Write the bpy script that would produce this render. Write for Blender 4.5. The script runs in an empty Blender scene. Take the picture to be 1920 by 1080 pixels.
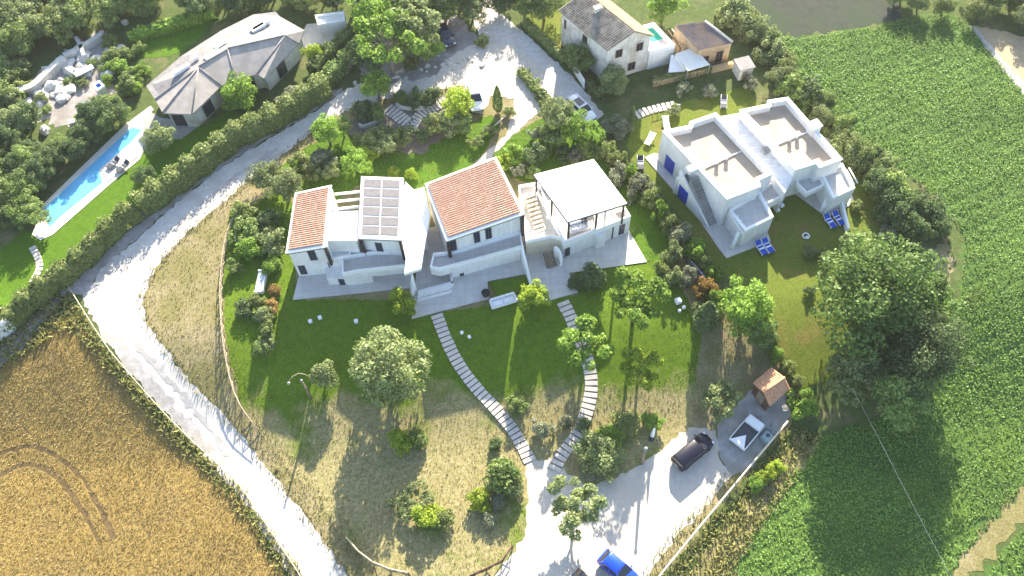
import bpy, bmesh, math, random
import numpy as np
from mathutils import Vector, Matrix
from mathutils.geometry import delaunay_2d_cdt

random.seed(7)
S = bpy.context.scene
COL = S.collection
R = math.radians
PI = math.pi

# ------------------------------------------------------------------ camera
FOC = 1650.0; PITCH = R(59.8); CAMZ = 88.0
ROLL = math.atan2(50, 960)
cam_d = bpy.data.cameras.new("camera"); cam = bpy.data.objects.new("camera", cam_d); COL.objects.link(cam)
cam_d.sensor_width = 36.0; cam_d.lens = 36.0 * FOC / 1920.0
cam_d.clip_start = 1.0; cam_d.clip_end = 3000.0
fw = Vector((0, math.cos(PITCH), -math.sin(PITCH))); dn = Vector((0, -math.sin(PITCH), -math.cos(PITCH))); rt = Vector((1, 0, 0))
cr, sr = math.cos(ROLL), math.sin(ROLL)
ix = rt * cr + dn * sr          # picture right
iy = -rt * sr + dn * cr         # picture down
M = Matrix((ix, -iy, -fw)).transposed().to_4x4(); M.translation = (0, 0, CAMZ)
cam.matrix_world = M
S.camera = cam

# ------------------------------------------------------------------ sky, sun, exposure
SUN_AZ = R(79.5); SUN_EL = R(25)
W = bpy.data.worlds.new("World"); S.world = W; W.use_nodes = True
nt = W.node_tree; bg = nt.nodes["Background"]
sky = nt.nodes.new("ShaderNodeTexSky"); sky.sky_type = 'NISHITA'; sky.sun_disc = False
sky.sun_elevation = SUN_EL; sky.sun_rotation = PI / 2 - SUN_AZ
nt.links.new(sky.outputs[0], bg.inputs[0]); bg.inputs[1].default_value = 0.11
sl = bpy.data.lights.new("sun", 'SUN'); sl.energy = 5.0; sl.angle = R(0.5); sl.color = (1.0, 0.90, 0.72)
so = bpy.data.objects.new("sun", sl); COL.objects.link(so)
sd = Vector((math.cos(SUN_EL) * math.cos(SUN_AZ), math.cos(SUN_EL) * math.sin(SUN_AZ), math.sin(SUN_EL)))
so.rotation_euler = sd.to_track_quat('Z', 'Y').to_euler(); so.location = (20, 120, 90)
S.view_settings.view_transform = 'Standard'; S.view_settings.look = 'None'
S.view_settings.gamma = 1.0; S.view_settings.exposure = 2.0

# ------------------------------------------------------------------ place finder
def sm(a, b, t):
    t = min(1.0, max(0.0, (t - a) / (b - a))); return t * t * (3 - 2 * t)
def terr(Y): return -2.7 * (1 - sm(32, 49, Y))
def terr_np(Y):
    t = np.clip((Y - 32) / 17.0, 0, 1); return -2.7 * (1 - t * t * (3 - 2 * t))
def G(px, py, h=0.0, z=None):
    "the point of the place seen at a pixel of the 1920 wide photograph, h above the ground (or at height z)"
    r = ix * ((px - 960) / FOC) + iy * ((py - 540) / FOC) + fw
    zz = h if z is None else z
    for _ in range(25):
        t = (zz - CAMZ) / r.z; Y = r.y * t
        if z is not None: break
        zz = terr(Y) + h
    return Vector((r.x * t, Y, zz))
def pxm(p):
    "photo pixels per metre at a point"
    return FOC / ((p - Vector((0, 0, CAMZ))).dot(fw))

# ------------------------------------------------------------------ materials
MATS = {}
def nodes_of(name):
    m = bpy.data.materials.new(name); m.use_nodes = True
    n = m.node_tree; b = n.nodes["Principled BSDF"]
    return m, n, b
def mat(name, c1, c2=None, scale=1.0, rough=0.8, bump=0.0, bscale=None, metal=0.0, detail=6.0, c3=None, scale3=0.15, spec=0.3, coat=0.0, lo=0.35, hi=0.65, dist=0.05, streak=0.0, joints=0.0):
    m, n, b = nodes_of(name)
    b.inputs["Roughness"].default_value = rough; b.inputs["Metallic"].default_value = metal
    b.inputs["Specular IOR Level"].default_value = spec
    if coat: b.inputs["Coat Weight"].default_value = coat; b.inputs["Coat Roughness"].default_value = 0.05
    b.inputs["Base Color"].default_value = (*c1, 1)
    tc = n.nodes.new("ShaderNodeTexCoord")
    if c2 is not None:
        no = n.nodes.new("ShaderNodeTexNoise"); no.inputs["Scale"].default_value = scale; no.inputs["Detail"].default_value = detail; no.inputs["Roughness"].default_value = 0.65
        n.links.new(tc.outputs["Object"], no.inputs["Vector"])
        cr_ = n.nodes.new("ShaderNodeValToRGB"); cr_.color_ramp.elements[0].position = lo; cr_.color_ramp.elements[1].position = hi
        cr_.color_ramp.elements[0].color = (*c1, 1); cr_.color_ramp.elements[1].color = (*c2, 1)
        n.links.new(no.outputs["Fac"], cr_.inputs["Fac"]); out = cr_.outputs["Color"]
        if c3 is not None:
            n3 = n.nodes.new("ShaderNodeTexNoise"); n3.inputs["Scale"].default_value = scale3; n3.inputs["Detail"].default_value = 4
            n.links.new(tc.outputs["Object"], n3.inputs["Vector"])
            r3 = n.nodes.new("ShaderNodeValToRGB"); r3.color_ramp.elements[0].position = 0.45; r3.color_ramp.elements[1].position = 0.65
            n.links.new(n3.outputs["Fac"], r3.inputs["Fac"])
            mx = n.nodes.new("ShaderNodeMix"); mx.data_type = 'RGBA'
            n.links.new(r3.outputs["Color"], mx.inputs[0]); n.links.new(out, mx.inputs[6]); mx.inputs[7].default_value = (*c3, 1)
            out = mx.outputs[2]
        n.links.new(out, b.inputs["Base Color"])
    if bump:
        nb = n.nodes.new("ShaderNodeTexNoise"); nb.inputs["Scale"].default_value = bscale or scale * 3; nb.inputs["Detail"].default_value = 5
        n.links.new(tc.outputs["Object"], nb.inputs["Vector"])
        bp = n.nodes.new("ShaderNodeBump"); bp.inputs["Strength"].default_value = bump; bp.inputs["Distance"].default_value = dist
        n.links.new(nb.outputs["Fac"], bp.inputs["Height"]); n.links.new(bp.outputs["Normal"], b.inputs["Normal"])
    if streak or joints:
        src = b.inputs["Base Color"].links[0].from_socket
        mu = n.nodes.new("ShaderNodeMix"); mu.data_type = 'RGBA'; mu.blend_type = 'MULTIPLY'; mu.inputs[0].default_value = 1; n.links.new(src, mu.inputs[6])
        if streak:      # rain streaks running down
            mp = n.nodes.new("ShaderNodeMapping"); mp.inputs["Scale"].default_value = (2.2, 2.2, 0.22); n.links.new(tc.outputs["Object"], mp.inputs["Vector"])
            ns = n.nodes.new("ShaderNodeTexNoise"); ns.inputs["Scale"].default_value = 1.6; ns.inputs["Detail"].default_value = 5; n.links.new(mp.outputs[0], ns.inputs["Vector"])
            rs_ = n.nodes.new("ShaderNodeValToRGB"); rs_.color_ramp.elements[0].position = 0.32; rs_.color_ramp.elements[1].position = 0.58; rs_.color_ramp.elements[0].color = (1 - streak, 1 - streak * 1.05, 1 - streak * 1.2, 1); rs_.color_ramp.elements[1].color = (1, 1, 1, 1)
            n.links.new(ns.outputs["Fac"], rs_.inputs[0]); n.links.new(rs_.outputs[0], mu.inputs[7])
        else:
            bk = n.nodes.new("ShaderNodeTexBrick"); bk.inputs["Scale"].default_value = 1.0; bk.inputs["Brick Width"].default_value = joints; bk.inputs["Row Height"].default_value = joints; bk.offset = 0.0; bk.inputs["Mortar Size"].default_value = 0.035
            bk.inputs["Color1"].default_value = (1, 1, 1, 1); bk.inputs["Color2"].default_value = (0.96, 0.96, 0.955, 1); bk.inputs["Mortar"].default_value = (0.86, 0.85, 0.84, 1); n.links.new(tc.outputs["Object"], bk.inputs["Vector"]); n.links.new(bk.outputs["Color"], mu.inputs[7])
        n.links.new(mu.outputs[2], b.inputs["Base Color"])
    MATS[name] = m
    return m
def leafmat(name, dark, light, trans=0.4, rough=0.55, patch=False):
    "leaves: every leaf its own tone, a little light coming through"
    m, n, b = nodes_of(name)
    ge = n.nodes.new("ShaderNodeNewGeometry"); oi = n.nodes.new("ShaderNodeObjectInfo")
    rp = n.nodes.new("ShaderNodeValToRGB"); rp.color_ramp.elements[0].color = (*dark, 1); rp.color_ramp.elements[1].color = (*light, 1)
    n.links.new(ge.outputs["Random Per Island"], rp.inputs["Fac"])
    hs = n.nodes.new("ShaderNodeHueSaturation"); hs.inputs["Fac"].default_value = 1
    mr = n.nodes.new("ShaderNodeMapRange"); mr.inputs[3].default_value = 0.8; mr.inputs[4].default_value = 1.2
    n.links.new(oi.outputs["Random"], mr.inputs[0])
    if not patch: n.links.new(mr.outputs[0], hs.inputs["Value"])
    n.links.new(rp.outputs["Color"], hs.inputs["Color"])
    if patch:      # fields: broad paler and darker patches of ripening
        tc = n.nodes.new("ShaderNodeNewGeometry"); no = n.nodes.new("ShaderNodeTexNoise"); no.inputs["Scale"].default_value = 0.12; no.inputs["Detail"].default_value = 5; no.inputs["Roughness"].default_value = 0.6
        n.links.new(tc.outputs["Position"], no.inputs["Vector"]); m2 = n.nodes.new("ShaderNodeMapRange"); m2.inputs[1].default_value = 0.3; m2.inputs[2].default_value = 0.7; m2.inputs[3].default_value = 0.66; m2.inputs[4].default_value = 1.34
        n.links.new(no.outputs["Fac"], m2.inputs[0]); n.links.new(m2.outputs[0], hs.inputs["Value"])
    n.links.new(hs.outputs["Color"], b.inputs["Base Color"]); b.inputs["Roughness"].default_value = rough; b.inputs["Specular IOR Level"].default_value = 0.25
    tr = n.nodes.new("ShaderNodeBsdfTranslucent"); n.links.new(hs.outputs["Color"], tr.inputs["Color"])
    mx = n.nodes.new("ShaderNodeMixShader"); mx.inputs[0].default_value = trans
    n.links.new(b.outputs[0], mx.inputs[1]); n.links.new(tr.outputs[0], mx.inputs[2])
    n.links.new(mx.outputs[0], n.nodes["Material Output"].inputs["Surface"])
    MATS[name] = m; return m

def lawnmat(name, g1, g2, d1, d2, y0=None, y1=None, amount=0.25, stripes=0.0):
    "mown grass that turns to dry straw towards the foot of the slope"
    m, n, b = nodes_of(name)
    tc = n.nodes.new("ShaderNodeNewGeometry")
    def noise(s, d=6):
        x = n.nodes.new("ShaderNodeTexNoise"); x.inputs["Scale"].default_value = s; x.inputs["Detail"].default_value = d; x.inputs["Roughness"].default_value = 0.6
        n.links.new(tc.outputs["Position"], x.inputs["Vector"]); return x.outputs["Fac"]
    def ramp(f, a, b_, p, q):
        r = n.nodes.new("ShaderNodeValToRGB"); r.color_ramp.elements[0].position = p; r.color_ramp.elements[1].position = q
        r.color_ramp.elements[0].color = (*a, 1); r.color_ramp.elements[1].color = (*b_, 1); n.links.new(f, r.inputs[0]); return r.outputs[0]
    def math_(op, a, b_):
        x = n.nodes.new("ShaderNodeMath"); x.operation = op
        for i, v in enumerate((a, b_)):
            if isinstance(v, float): x.inputs[i].default_value = v
            else: n.links.new(v, x.inputs[i])
        return x.outputs[0]
    green = ramp(noise(1.3), g1, g2, 0.3, 0.7); dry = ramp(noise(2.2), d1, d2, 0.3, 0.7)
    patch = noise(0.22, 5)
    sep = n.nodes.new("ShaderNodeSeparateXYZ"); n.links.new(tc.outputs["Position"], sep.inputs[0])
    f = math_('MULTIPLY', math_('SUBTRACT', patch, 0.62 - amount * 0.3), 5.0)
    if y0 is not None:
        mr = n.nodes.new("ShaderNodeMapRange"); mr.inputs[1].default_value = y1; mr.inputs[2].default_value = y0; mr.inputs[3].default_value = -0.6; mr.inputs[4].default_value = 1.8
        n.links.new(sep.outputs[1], mr.inputs[0]); f = math_('ADD', f, mr.outputs[0])
    cl = n.nodes.new("ShaderNodeClamp"); n.links.new(f, cl.inputs[0])
    mx = n.nodes.new("ShaderNodeMix"); mx.data_type = 'RGBA'
    n.links.new(cl.outputs[0], mx.inputs[0]); n.links.new(green, mx.inputs[6]); n.links.new(dry, mx.inputs[7])
    fine = ramp(noise(5.0, 6), (0.66,) * 3, (1.24,) * 3, 0.32, 0.68)
    mu = n.nodes.new("ShaderNodeMix"); mu.data_type = 'RGBA'; mu.blend_type = 'MULTIPLY'; mu.inputs[0].default_value = 1
    n.links.new(mx.outputs[2], mu.inputs[6]); n.links.new(fine, mu.inputs[7])
    n.links.new(mu.outputs[2], b.inputs["Base Color"]); b.inputs["Roughness"].default_value = 0.9; b.inputs["Specular IOR Level"].default_value = 0.1
    bp = n.nodes.new("ShaderNodeBump"); bp.inputs["Strength"].default_value = 0.6; bp.inputs["Distance"].default_value = 0.06
    n.links.new(noise(6.0, 6), bp.inputs["Height"]); n.links.new(bp.outputs[0], b.inputs["Normal"])
    MATS[name] = m; return m

lawnmat("wild_ground", (0.055, 0.085, 0.025), (0.10, 0.13, 0.04), (0.16, 0.135, 0.07), (0.22, 0.19, 0.10), amount=0.3)
lawnmat("lawn", (0.075, 0.135, 0.010), (0.115, 0.180, 0.014), (0.20, 0.185, 0.07), (0.345, 0.29, 0.15), 36.5, 43.5, amount=0.0)
lawnmat("lime_lawn", (0.10, 0.135, 0.018), (0.135, 0.165, 0.025), (0.17, 0.145, 0.04), (0.20, 0.16, 0.05), amount=0.35)
lawnmat("deep_lawn", (0.06, 0.13, 0.008), (0.09, 0.17, 0.012), (0.10, 0.14, 0.028), (0.12, 0.14, 0.035), amount=0.0)
lawnmat("straw", (0.17, 0.155, 0.06), (0.21, 0.185, 0.08), (0.25, 0.205, 0.11), (0.31, 0.26, 0.155), amount=0.6)
lawnmat("wheat_soil", (0.23, 0.16, 0.05), (0.30, 0.215, 0.075), (0.19, 0.135, 0.05), (0.27, 0.195, 0.085), amount=0.4)
mat("wheat_track_soil", (0.065, 0.045, 0.018), (0.14, 0.095, 0.04), 2.0, 0.95, 0.5, 8)
lawnmat("crop_soil", (0.06, 0.115, 0.028), (0.08, 0.145, 0.032), (0.09, 0.145, 0.025), (0.11, 0.18, 0.03), amount=0.35)
mat("field_shade", (0.026, 0.036, 0.026), (0.045, 0.05, 0.036), 0.9, 0.95, 0.6, 3, c3=(0.032, 0.05, 0.024))  # dark green-grey: the far field's shade is put into its colour
mat("tan_soil", (0.34, 0.26, 0.15), (0.42, 0.33, 0.20), 0.7, 0.95, 0.4, 3)
mat("gravel", (0.47, 0.44, 0.40), (0.60, 0.57, 0.53), 2.2, 0.95, 0.7, 14, c3=(0.45, 0.415, 0.37), scale3=0.35, spec=0.1)
mat("cream_gravel", (0.47, 0.42, 0.35), (0.58, 0.53, 0.46), 1.6, 0.95, 0.6, 14, c3=(0.51, 0.455, 0.38), scale3=0.3, spec=0.1)
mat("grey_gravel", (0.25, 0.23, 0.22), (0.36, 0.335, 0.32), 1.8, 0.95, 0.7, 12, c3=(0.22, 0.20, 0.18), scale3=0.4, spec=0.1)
mat("shoulder_gravel", (0.33, 0.31, 0.29), (0.50, 0.47, 0.44), 1.2, 0.95, 0.7, 12, c3=(0.36, 0.335, 0.30), scale3=0.5, spec=0.1)
mat("concrete", (0.28, 0.27, 0.26), (0.38, 0.37, 0.35), 1.1, 0.9, 0.3, 9, c3=(0.24, 0.23, 0.21), scale3=0.5)
mat("paving", (0.50, 0.47, 0.44), (0.58, 0.55, 0.52), 0.9, 0.7, 0.1, 6, joints=0.9)
mat("pale_paving", (0.58, 0.54, 0.47), (0.68, 0.64, 0.57), 0.9, 0.7, 0.1, 6, joints=0.9)
mat("white_wall", (0.74, 0.73, 0.72), (0.80, 0.79, 0.78), 0.8, 0.8, 0.1, 9, c3=(0.70, 0.69, 0.67), scale3=0.5, streak=0.09)
mat("white_trim", (0.82, 0.81, 0.79), (0.86, 0.85, 0.84), 1.5, 0.7)
mat("old_wall", (0.62, 0.595, 0.565), (0.71, 0.69, 0.66), 1.2, 0.9, 0.25, 8, c3=(0.47, 0.42, 0.36), scale3=0.5, streak=0.16)
mat("brick_wall", (0.40, 0.28, 0.17), (0.52, 0.38, 0.25), 1.6, 0.95, 0.4, 7, c3=(0.32, 0.22, 0.13), scale3=0.7)
mat("beige_wall", (0.62, 0.54, 0.42), (0.70, 0.62, 0.50), 0.9, 0.85, 0.1, 8)
mat("terracotta", (0.34, 0.195, 0.135), (0.60, 0.42, 0.31), 4.6, 0.95, 0.3, 12, c3=(0.42, 0.255, 0.185), scale3=1.1, detail=3, spec=0.15)
mat("orange_tile", (0.48, 0.23, 0.125), (0.62, 0.36, 0.22), 3.6, 0.85, 0.3, 12, detail=3, spec=0.15)
mat("mossy_tile", (0.14, 0.115, 0.095), (0.30, 0.25, 0.20), 2.2, 0.95, 0.5, 9, c3=(0.36, 0.31, 0.25), scale3=0.9, detail=5)
mat("tan_tile", (0.40, 0.32, 0.20), (0.54, 0.45, 0.30), 1.8, 0.95, 0.4, 9, c3=(0.34, 0.28, 0.19), scale3=0.7)
mat("barn_tile", (0.17, 0.145, 0.15), (0.25, 0.215, 0.21), 1.4, 0.95, 0.4, 9, c3=(0.33, 0.24, 0.19), scale3=0.45)
mat("shaded_grey_tile", (0.30, 0.265, 0.24), (0.40, 0.36, 0.32), 1.2, 0.8, 0.25, 8, c3=(0.29, 0.26, 0.23), scale3=0.4)
mat("lit_grey_tile", (0.17, 0.16, 0.16), (0.25, 0.235, 0.23), 1.2, 0.75, 0.25, 8)  # same tile as the shaded slopes, colour set for the sunlit side
mat("roof_floor", (0.40, 0.315, 0.235), (0.48, 0.39, 0.295), 0.6, 0.8, 0.1, 5, c3=(0.36, 0.285, 0.215), scale3=0.4)
mat("green_felt", (0.03, 0.42, 0.28), (0.05, 0.50, 0.34), 1.0, 0.8)
mat("panel", (0.15, 0.14, 0.145), (0.20, 0.19, 0.19), 3.0, 0.6, spec=0.2)
mat("dark_wood", (0.03, 0.022, 0.022), (0.055, 0.04, 0.036), 3, 0.6)
mat("brown_wood", (0.10, 0.055, 0.035), (0.16, 0.09, 0.055), 3, 0.8, 0.3, 12)
mat("pale_wood", (0.62, 0.53, 0.38), (0.72, 0.63, 0.47), 3, 0.85, 0.2, 10)
mat("rail_wood", (0.36, 0.29, 0.19), (0.50, 0.42, 0.29), 3, 0.85, 0.2, 10)
mat("weathered_wood", (0.20, 0.16, 0.11), (0.32, 0.26, 0.18), 3, 0.9, 0.3, 10)
mat("step_stone", (0.50, 0.45, 0.40), (0.62, 0.57, 0.50), 1.5, 0.9, 0.2, 8)
mat("path_bed", (0.13, 0.11, 0.09), (0.20, 0.17, 0.14), 2.5, 0.95, 0.5, 12)
mat("window_glass", (0.025, 0.03, 0.045), rough=0.12, spec=0.6)
mat("shutter", (0.05, 0.055, 0.075), (0.075, 0.08, 0.10), 3, 0.6)
mat("blue_paint", (0.008, 0.04, 0.36), (0.012, 0.055, 0.45), 2, 0.5)
mat("blue_cloth", (0.005, 0.06, 0.40), (0.01, 0.09, 0.5), 4, 0.8)
mat("white_plastic", (0.80, 0.80, 0.80), rough=0.45)
mat("cushion", (0.74, 0.74, 0.76), (0.8, 0.8, 0.82), 3, 0.9)
mat("black_pot", (0.015, 0.015, 0.017), rough=0.5)
mat("canvas", (0.84, 0.84, 0.84), (0.88, 0.88, 0.88), 1.0, 0.85)
mat("tarp", (0.72, 0.70, 0.62), (0.80, 0.78, 0.70), 0.8, 0.8, 0.3, 3)
mat("stone", (0.46, 0.43, 0.38), (0.64, 0.61, 0.56), 1.2, 0.95, 0.6, 4)
mat("bark", (0.10, 0.075, 0.055), (0.17, 0.13, 0.10), 3, 0.95, 0.5, 10)
mat("grey_bark", (0.24, 0.21, 0.18), (0.34, 0.30, 0.26), 3, 0.95, 0.5, 10)
mat("white_car_paint", (0.78, 0.78, 0.79), rough=0.25, coat=0.7, spec=0.5)
mat("black_car_paint", (0.010, 0.010, 0.022), rough=0.35, coat=0.15, spec=0.3)
mat("blue_car_paint", (0.012, 0.07, 0.58), rough=0.3, coat=0.8, spec=0.5, metal=0.2)
mat("navy_car_paint", (0.012, 0.015, 0.045), rough=0.25, coat=0.6, spec=0.5)
mat("car_glass", (0.02, 0.022, 0.03), rough=0.06, spec=0.8)
mat("tyre_rubber", (0.02, 0.02, 0.02), rough=0.9)
mat("alloy", (0.5, 0.5, 0.52), rough=0.3, metal=0.9)
mat("lamp_glass", (0.75, 0.75, 0.78), rough=0.1, spec=0.8)
mat("red_lens", (0.35, 0.01, 0.01), rough=0.2)
mat("plate_white", (0.75, 0.75, 0.74), rough=0.5)
mat("grey_metal", (0.30, 0.32, 0.33), (0.36, 0.38, 0.39), 3, 0.5, metal=0.3)
mat("teal_plastic", (0.22, 0.30, 0.31), (0.28, 0.36, 0.37), 2, 0.6)
mat("charcoal", (0.05, 0.052, 0.06), (0.08, 0.082, 0.095), 4, 0.7)
mat("rust_plant", (0.30, 0.12, 0.05), (0.42, 0.22, 0.08), 6, 0.9)

def watermat():
    m, n, b = nodes_of("pool_water")
    b.inputs["Base Color"].default_value = (0.13, 0.44, 0.68, 1); b.inputs["Roughness"].default_value = 0.06
    no = n.nodes.new("ShaderNodeTexNoise"); no.inputs["Scale"].default_value = 2.5; no.inputs["Detail"].default_value = 3
    bp = n.nodes.new("ShaderNodeBump"); bp.inputs["Strength"].default_value = 0.12
    n.links.new(no.outputs["Fac"], bp.inputs["Height"]); n.links.new(bp.outputs[0], b.inputs["Normal"])
    MATS["pool_water"] = m
watermat()

leafmat("leaf_olive", (0.14, 0.18, 0.06), (0.34, 0.40, 0.17))
leafmat("leaf_bright", (0.13, 0.23, 0.03), (0.32, 0.47, 0.08), 0.45)
leafmat("leaf_yellow", (0.2, 0.29, 0.02), (0.45, 0.55, 0.07), 0.45)
leafmat("leaf_mid", (0.12, 0.185, 0.045), (0.29, 0.38, 0.115))
leafmat("leaf_dark", (0.07, 0.115, 0.04), (0.17, 0.24, 0.09))
leafmat("leaf_grey", (0.16, 0.18, 0.10), (0.34, 0.36, 0.24))
leafmat("leaf_oak", (0.055, 0.11, 0.025), (0.20, 0.31, 0.075))
leafmat("leaf_rust", (0.18, 0.09, 0.03), (0.42, 0.30, 0.09))
leafmat("leaf_hedge", (0.13, 0.17, 0.045), (0.3, 0.36, 0.12))
leafmat("wheat_ear", (0.27, 0.20, 0.065), (0.45, 0.35, 0.145), 0.45, patch=True)
leafmat("straw_blade", (0.15, 0.16, 0.055), (0.44, 0.37, 0.19), 0.45)
leafmat("grass_blade", (0.09, 0.14, 0.02), (0.20, 0.26, 0.05), 0.35)
leafmat("scrub_blade", (0.21, 0.22, 0.06), (0.46, 0.44, 0.19), 0.45)
leafmat("crop_leaf", (0.12, 0.21, 0.035), (0.24, 0.37, 0.09), 0.45, patch=True)

# ------------------------------------------------------------------ object helpers
def tag(o, label=None, cat=None, group=None, kind=None):
    if label: o["label"] = label
    if cat: o["category"] = cat
    if group: o["group"] = group
    if kind: o["kind"] = kind
    return o
def link_mesh(name, me, parent=None, loc=None):
    o = bpy.data.objects.new(name, me); COL.objects.link(o)
    if parent is not None: o.parent = parent
    if loc is not None: o.location = loc
    return o
def empty(name, loc, rz=0.0, label=None, cat=None, group=None):
    o = bpy.data.objects.new(name, None); COL.objects.link(o); o.location = loc; o.rotation_euler = (0, 0, rz)
    o.empty_display_size = 0.3
    return tag(o, label, cat, group)
class MB:
    "collects shapes; build() links them as one mesh"
    def __init__(s): s.v = []; s.f = []; s.mi = []; s.cur = 0; s.smooth = set()
    def add(s, vs, fs, sm_=False):
        b = len(s.v); s.v += [tuple(x) for x in vs]
        for f in fs:
            if sm_: s.smooth.add(len(s.f))
            s.f.append(tuple(b + i for i in f)); s.mi.append(s.cur)
        return s
    def box(s, x0, x1, y0, y1, z0, z1):
        return s.add([(x0, y0, z0), (x1, y0, z0), (x1, y1, z0), (x0, y1, z0), (x0, y0, z1), (x1, y0, z1), (x1, y1, z1), (x0, y1, z1)],
                     [(0, 3, 2, 1), (4, 5, 6, 7), (0, 1, 5, 4), (1, 2, 6, 5), (2, 3, 7, 6), (3, 0, 4, 7)])
    def cbox(s, c, sz, rz=0.0):
        m = Matrix.Rotation(rz, 3, 'Z'); vs = []
        for dz in (-1, 1):
            for dx, dy in ((-1, -1), (1, -1), (1, 1), (-1, 1)):
                p = m @ Vector((dx * sz[0] / 2, dy * sz[1] / 2, 0)); vs.append((c[0] + p.x, c[1] + p.y, c[2] + dz * sz[2] / 2))
        return s.add(vs, [(0, 3, 2, 1), (4, 5, 6, 7), (0, 1, 5, 4), (1, 2, 6, 5), (2, 3, 7, 6), (3, 0, 4, 7)])
    def hexa(s, b, t):
        "four bottom points and four top points (anticlockwise)"
        return s.add(list(b) + list(t), [(0, 3, 2, 1), (4, 5, 6, 7), (0, 1, 5, 4), (1, 2, 6, 5), (2, 3, 7, 6), (3, 0, 4, 7)])
    def prism(s, poly, z0, z1):
        n = len(poly); vs = [(p[0], p[1], z0) for p in poly] + [(p[0], p[1], z1) for p in poly]
        a = sum(poly[i][0] * poly[(i + 1) % n][1] - poly[(i + 1) % n][0] * poly[i][1] for i in range(n))
        if a < 0: vs = vs[:n][::-1] + vs[n:][::-1]
        return s.add(vs, [tuple(range(n))[::-1], tuple(range(n, 2 * n))] + [(i, (i + 1) % n, n + (i + 1) % n, n + i) for i in range(n)])
    def tube(s, pts, r, seg=6, r2=None, caps=True):
        pts = [Vector(p) for p in pts]; n = len(pts); r2 = r if r2 is None else r2; vs = []; fs = []
        for i, p in enumerate(pts):
            d = (pts[min(i + 1, n - 1)] - pts[max(i - 1, 0)]).normalized()
            u = d.cross(Vector((0, 0, 1)));
            if u.length < 0.05: u = d.cross(Vector((0, 1, 0)))
            u.normalize(); w = d.cross(u); rr = r + (r2 - r) * i / max(1, n - 1)
            for k in range(seg):
                a = 2 * PI * k / seg; vs.append(p + u * (rr * math.cos(a)) + w * (rr * math.sin(a)))
        for i in range(n - 1):
            for k in range(seg):
                k2 = (k + 1) % seg; fs.append((i * seg + k, i * seg + k2, (i + 1) * seg + k2, (i + 1) * seg + k))
        if caps: fs += [tuple(range(seg))[::-1], tuple((n - 1) * seg + k for k in range(seg))]
        return s.add(vs, fs, True)
    def lathe(s, c, prof, seg=14):
        vs = []; fs = []; n = len(prof)
        for (r, z) in prof:
            for k in range(seg):
                a = 2 * PI * k / seg; vs.append((c[0] + r * math.cos(a), c[1] + r * math.sin(a), c[2] + z))
        for i in range(n - 1):
            for k in range(seg):
                k2 = (k + 1) % seg; fs.append((i * seg + k, i * seg + k2, (i + 1) * seg + k2, (i + 1) * seg + k))
        fs += [tuple(range(seg))[::-1], tuple((n - 1) * seg + k for k in range(seg))]
        return s.add(vs, fs, True)
    def mesh(s, name, mats):
        me = bpy.data.meshes.new(name); me.from_pydata(s.v, [], s.f)
        for m in (mats if isinstance(mats, (list, tuple)) else [mats]): me.materials.append(MATS[m])
        me.polygons.foreach_set("material_index", s.mi)
        me.polygons.foreach_set("use_smooth", [i in s.smooth for i in range(len(s.f))])
        me.update(); return me
    def build(s, name, mats, parent=None, bevel=0.0, loc=None):
        me = s.mesh(name, mats)
        bm = bmesh.new(); bm.from_mesh(me); bmesh.ops.recalc_face_normals(bm, faces=bm.faces)
        if bevel: bmesh.ops.bevel(bm, geom=[e for e in bm.edges if e.is_manifold and e.calc_face_angle(0) > 0.5], offset=bevel, segments=2, affect='EDGES', clamp_overlap=True)
        bm.to_mesh(me); bm.free()
        return link_mesh(name, me, parent, loc)

def np_mesh(name, V, F, m):
    "V (n,3), F (k,4) into a mesh, fast"
    me = bpy.data.meshes.new(name); k = len(F); q = F.shape[1]
    me.vertices.add(len(V)); me.vertices.foreach_set("co", np.ascontiguousarray(V, dtype=np.float32).ravel())
    me.loops.add(k * q); me.loops.foreach_set("vertex_index", np.ascontiguousarray(F, dtype=np.int32).ravel())
    me.polygons.add(k); me.polygons.foreach_set("loop_start", np.arange(0, k * q, q, dtype=np.int32))
    me.polygons.foreach_set("loop_total", np.full(k, q, dtype=np.int32))
    me.materials.append(MATS[m]); me.update(calc_edges=True); me.validate(); return me

# ------------------------------------------------------------------ draped sheets (ground, lawns, roads)
def pip(x, y, poly):
    c = False; n = len(poly); j = n - 1
    for i in range(n):
        xi, yi = poly[i][0], poly[i][1]; xj, yj = poly[j][0], poly[j][1]
        if (yi > y) != (yj > y) and x < (xj - xi) * (y - yi) / (yj - yi) + xi: c = not c
        j = i
    return c
def pip_np(X, Y, poly):
    c = np.zeros(len(X), bool); n = len(poly); j = n - 1
    for i in range(n):
        xi, yi = poly[i][0], poly[i][1]; xj, yj = poly[j][0], poly[j][1]
        if yi != yj:
            c ^= ((yi > Y) != (yj > Y)) & (X < (xj - xi) * (Y - yi) / (yj - yi) + xi)
        j = i
    return c
def smooth_poly(poly, it=1):
    for _ in range(it):
        o = []
        n = len(poly)
        for i in range(n):
            a, b = Vector(poly[i]), Vector(poly[(i + 1) % n]); o += [a * 0.75 + b * 0.25, a * 0.25 + b * 0.75]
        poly = o
    return poly
def ppoly(pts, h=0.0): return [Vector(G(x, y, h)[:2]) for x, y in pts]
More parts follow.
